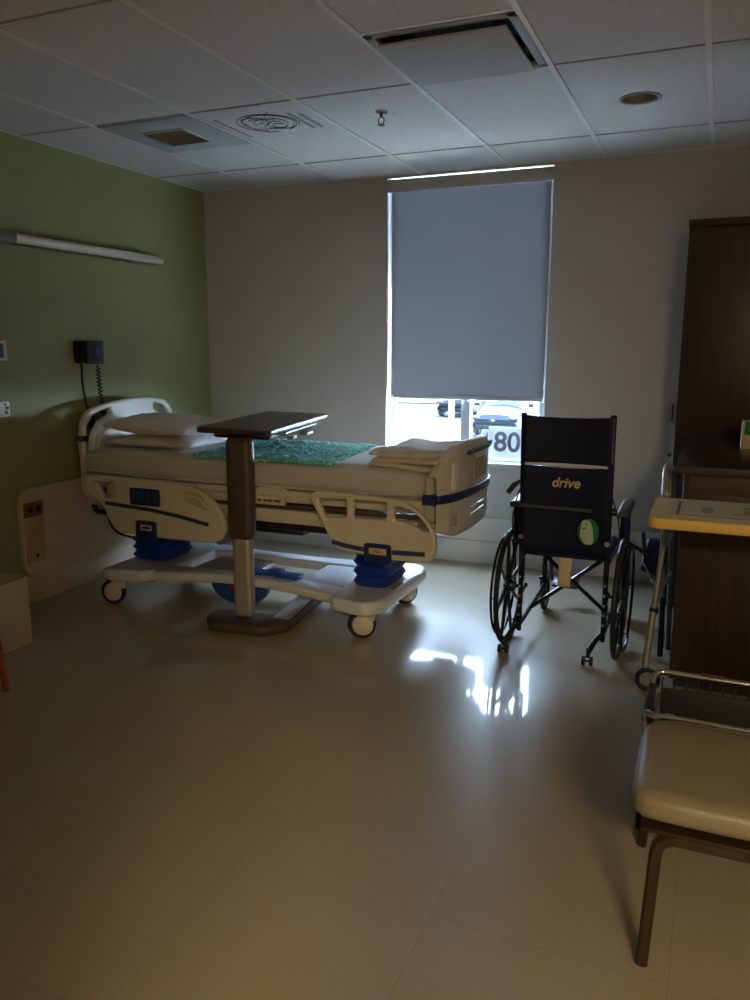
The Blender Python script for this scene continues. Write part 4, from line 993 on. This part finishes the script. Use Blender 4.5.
# folding walker beside the desk
wk = thing('walker', 'folded aluminium walker with a small front wheel beside the desk', 'walker', (-.19, 3.85, 0))
def wleg(name, pts, r, m, **k):
    mb = MB(); mb.tube(pts, r, n=12, fillet=.03, **k); return obj(name, mb, m, wk)
wleg('leg', [(-.205, 3.62, .09), (-.190, 3.70, .34)], .016, 'alu')
wleg('leg_extension', [(-.190, 3.70, .32), (-.172, 3.78, .62), (-.172, 3.80, .90), (-.180, 3.84, .965), (-.18, 3.95, .975), (-.16, 4.06, .95), (-.15, 4.10, .60), (-.14, 4.14, .34)], .0125, 'alu')
wleg('leg', [(-.165, 3.98, .33), (-.16, 4.0, .02)], .014, 'black')
wleg('leg', [(-.14, 4.12, .36), (-.13, 4.14, .01)], .014, 'alu')
wleg('cross_bar', [(-.185, 3.72, .40), (-.14, 4.13, .42)], .009, 'alu'); wleg('cross_bar', [(-.175, 3.77, .60), (-.15, 4.10, .62)], .009, 'alu')
mb = MB(); mb.tube([(-.175, 3.80, .86), (-.180, 3.84, .965), (-.18, 3.94, .975)], .02, n=14, fillet=.03); obj('hand_grip', mb, 'silver', wk)
wcx, wcy = -.188, 3.585
mb = MB(); mb.torus((wcx, wcy, .056), .045, .011, 'Y', 32, 8); ww = obj('wheel', mb, 'rubber', wk)
mb = MB()
for k in range(5):
    a = 2*PI*k/5; mb.tube([(wcx, wcy, .056), (wcx+.043*math.cos(a), wcy, .056+.043*math.sin(a))], .005, n=6)
mb.lathe([(0, -.016), (.013, -.016), (.013, .016), (0, .016)], (wcx, wcy, .056), 'Y', 16); obj('wheel_hub', mb, 'silver', ww)
mb = MB(); mb.lathe([(0, -.012), (.02, -.012), (.02, .012), (0, .012)], (-.188, 3.705, .345), 'Z', 14); obj('leg_collar', mb, 'black', wk)

# low chrome tube frame with black basket
cf = thing('basket_frame', 'low chrome tube frame with black basket behind the beige chair', 'cart', (.15, 2.62, 0))
cz = .42
x0, x1, ya, yb = -.125, .50, 2.42, 2.76
mb = MB(); mb.tube([(x1, ya, cz), (x0+.02, ya, cz), (x0, ya+.02, cz-.0), (x0, ya+.06, cz-.05), (x0, ya+.06, .05)], .011, n=12, fillet=.03); obj('front_rail', mb, 'chrome', cf)
mb = MB(); mb.tube([(x1, yb, cz+.01), (x0+.02, yb, cz+.01), (x0, yb-.02, cz), (x0, yb-.06, cz-.05), (x0, yb-.06, .05)], .011, n=12, fillet=.03); obj('rear_rail', mb, 'chrome', cf)
mb = MB(); mb.tube([(x0, ya+.04, cz-.03), (x0, yb-.04, cz-.03)], .014, n=10); obj('side_tube', mb, 'black', cf)
for x_ in (x0+.07, x0+.30):
    mb = MB(); mb.lathe([(0, -.012), (.015, -.012), (.015, .012), (0, .012)], (x_, ya, cz), 'X', 14); obj('clamp', mb, 'chrome', cf)
mb = MB(); mb.box((.06, yb, cz+.022), (.07, .02, .008), None, .002); obj('rail_label', mb, 'deskedge', cf)
mb = MB()
for k in range(16): x_ = x0+.03+k*.038; mb.tube([(x_, ya+.02, cz-.01), (x_, ya+.05, .16), (x_, yb-.05, .16), (x_, yb-.02, cz)], .003, n=6, fillet=.03)
for z_ in (.36, .28, .20): mb.tube([(x0+.02, ya+.03, z_), (x1, ya+.03, z_), (x1, yb-.03, z_), (x0+.02, yb-.03, z_)], .003, n=6, closed=True)
mb.b2(x0+.03, x1, ya+.05, yb-.05, .155, .165, .002)
obj('basket', mb, 'black', cf)
mb = MB(); mb.b2(x0+.03, x1, yb-.045, yb-.035, .17, cz-.03, .003); mb.b2(x0+.03, x1, ya+.06, yb-.05, .17, .30, .02); obj('basket_liner', mb, 'rubber', cf)
for (x_, y_) in ((x0, ya+.06), (x0, yb-.06), (x1, ya+.03), (x1, yb-.03)):
    mb = MB(); mb.tube([(x_, y_, .0), (x_, y_, .10 if x_ == x0 else cz)], .012, n=10); obj('leg', mb, 'black', cf)

# beige side chair
ch = thing('side_chair', 'beige vinyl chair with bronze legs cut by the right edge', 'chair', (.15, 2.08, 0))
t = bmesh.new(); bmesh.ops.create_cube(t, size=2); bmesh.ops.subdivide_edges(t, edges=t.edges[:], cuts=20, use_grid_fill=True)
a, b, c, r = .285, .232, .036, .032
for v in t.verts:
    q = Vector((v.co.x*a, v.co.y*b, v.co.z*c)); k = Vector((max(-a+r, min(a-r, q.x)), max(-b+r, min(b-r, q.y)), max(-c+r, min(c-r, q.z)))); d = q-k
    if d.length > 1e-9: q = k+d.normalized()*r
    # rounded plan corners and crowned top
    u_, w_ = q.x/a, q.y/b
    q.x *= 1-.05*abs(w_)**4; q.y *= 1-.06*abs(u_)**6
    q.z += .012*(1-u_*u_)*(1-w_*w_) if q.z > 0 else 0
    v.co = q+Vector((.163, 2.09, .430))
mb = MB(); mb._merge(t); obj('seat', mb, 'beige', ch)
def sq_tube(name, pts, w, fl=.05):
    pts = round_path([Vector(p) for p in pts], fl); mb = MB(); t = bmesh.new(); rings = []
    for i, p in enumerate(pts):
        a_ = pts[max(0, i-1)]; b_ = pts[min(len(pts)-1, i+1)]; d = (b_-a_).normalized(); s = Vector((0, 1, 0)); u = d.cross(s).normalized(); h = w/2; q = h*.55
        rings.append([t.verts.new(p+u*e*h_+s*f*g_) for (e, h_, f, g_) in ((1, h, 1, q), (1, q, 1, h), (-1, q, 1, h), (-1, h, 1, q), (-1, h, -1, q), (-1, q, -1, h), (1, q, -1, h), (1, h, -1, q))])
    for A, B in zip(rings, rings[1:]):
        for k in range(8): t.faces.new((A[k], A[(k+1) % 8], B[(k+1) % 8], B[k]))
    t.faces.new(rings[0]); t.faces.new(rings[-1]); bmesh.ops.recalc_face_normals(t, faces=t.faces[:]); mb._merge(t); return obj(name, mb, 'bronze', ch)
sq_tube('leg', [(-.066, 1.875, .004), (-.050, 1.875, .362), (.15, 1.875, .362)], .030)
sq_tube('leg', [(.40, 1.875, .004), (.36, 1.875, .362), (.148, 1.875, .362)], .030)
sq_tube('leg', [(-.108, 2.385, .004), (-.085, 2.30, .362), (.15, 2.285, .362)], .028)
sq_tube('leg', [(.42, 2.385, .004), (.37, 2.30, .362), (.148, 2.285, .362)], .028)
mb = MB(); mb.b2(-.09, .40, 1.86, 2.30, .372, .384, .004); obj('seat_pan', mb, 'bronze', ch)
for (x_, y_) in ((-.066, 1.875), (.40, 1.875), (-.108, 2.385), (.42, 2.385)):
    mb = MB(); mb.lathe([(0, 0), (.012, 0), (.014, .006), (.010, .008)], (x_, y_, 0), 'Z', 14); obj('glide', mb, 'chrome', ch)
mb = MB(); mb.tube([(.41, 1.90, .38), (.47, 1.90, .90), (.47, 2.25, .90), (.41, 2.25, .38)], .013, n=10, fillet=.05); obj('back_frame', mb, 'bronze', ch)
mb = softbox(.43, .48, 1.90, 2.25, .60, .90, p=.02, amp=.001); obj('backrest', mb, 'beige', ch)

# ------------------------------------------------------------------ light
w = bpy.data.worlds.new('World'); bpy.context.scene.world = w; w.use_nodes = True
nt = w.node_tree; bg = nt.nodes['Background']
tc = nt.nodes.new('ShaderNodeTexCoord'); sx = nt.nodes.new('ShaderNodeSeparateXYZ'); cr = nt.nodes.new('ShaderNodeValToRGB')
nt.links.new(tc.outputs['Generated'], sx.inputs['Vector']); mr = nt.nodes.new('ShaderNodeMapRange'); mr.inputs['From Min'].default_value = -.1; mr.inputs['From Max'].default_value = 1
nt.links.new(sx.outputs['Z'], mr.inputs['Value']); nt.links.new(mr.outputs['Result'], cr.inputs['Fac'])
cr.color_ramp.elements[0].color = (.66, .82, 1, 1); cr.color_ramp.elements[1].color = (.5, .70, 1, 1)
sn = bpy.data.lights.new('sun', 'SUN'); sn.energy = 230; sn.angle = math.radians(2); sn.color = (.84, .93, 1); so = bpy.data.objects.new('sun', sn); COL.objects.link(so); so.rotation_euler = Vector((-.62, -.07, -.78)).to_track_quat('-Z', 'Y').to_euler()
nt.links.new(cr.outputs['Color'], bg.inputs['Color']); bg.inputs['Strength'].default_value = 80

def area(name, loc, rot, sx_, sy_, power, col, portal=False):
    l = bpy.data.lights.new(name, 'AREA'); l.shape = 'RECTANGLE'; l.size = sx_; l.size_y = sy_; l.energy = power; l.color = col
    if portal: l.cycles.is_portal = True
    o = bpy.data.objects.new(name, l); COL.objects.link(o); o.location = loc; o.rotation_euler = rot; return o
area('window_portal', ((WX0+WX1)/2, D+WT+.02, (WZ0+WZ1)/2), (-PI/2, 0, 0), WX1-WX0, WZ1-WZ0, 1, (1, 1, 1), True)
area('unseen_hallway_lamp', (.44, -1.9, CE-.06), (0, 0, 0), .22, .22, 330, (1, .74, .40))
area('unseen_hallway_lamp', (1.3, -2.2, CE-.06), (0, 0, 0), .8, .8, 235, (1, .80, .50))  # unseen lamp added to light the floor right of the streak

# ------------------------------------------------------------------ camera
cam = bpy.data.cameras.new('camera'); co = bpy.data.objects.new('camera', cam); COL.objects.link(co)
f_, ya_, pi_, ro_ = 797.5647, .4014, .1894, .0018
cam.sensor_fit = 'VERTICAL'; cam.sensor_height = 36; cam.lens = 36*f_/1000; cam.clip_start = .05; cam.clip_end = 300
cy_, sy_, cp_, sp_ = math.cos(ya_), math.sin(ya_), math.cos(pi_), math.sin(pi_)
F = Vector((-sy_*cp_, cy_*cp_, -sp_)); R = Vector((cy_, sy_, 0)); U = R.cross(F)
R2 = R*math.cos(ro_)+U*math.sin(ro_); U2 = -R*math.sin(ro_)+U*math.cos(ro_)
co.matrix_world = Matrix(((R2.x, U2.x, -F.x, 0), (R2.y, U2.y, -F.y, 0), (R2.z, U2.z, -F.z, 1.5229), (0, 0, 0, 1)))
sc_ = bpy.context.scene; sc_.camera = co
sc_.cycles.sample_clamp_indirect = 0; sc_.cycles.use_adaptive_sampling = False; sc_.cycles.blur_glossy = 1.0
sc_.view_settings.view_transform = 'Standard'; sc_.view_settings.look = 'None'; sc_.view_settings.exposure = 0; sc_.view_settings.gamma = 1; sc_.view_settings.use_curve_mapping = False
for o_ in list(bpy.data.objects):
    if o_.type == 'MESH' and o_.users == 0: bpy.data.objects.remove(o_)
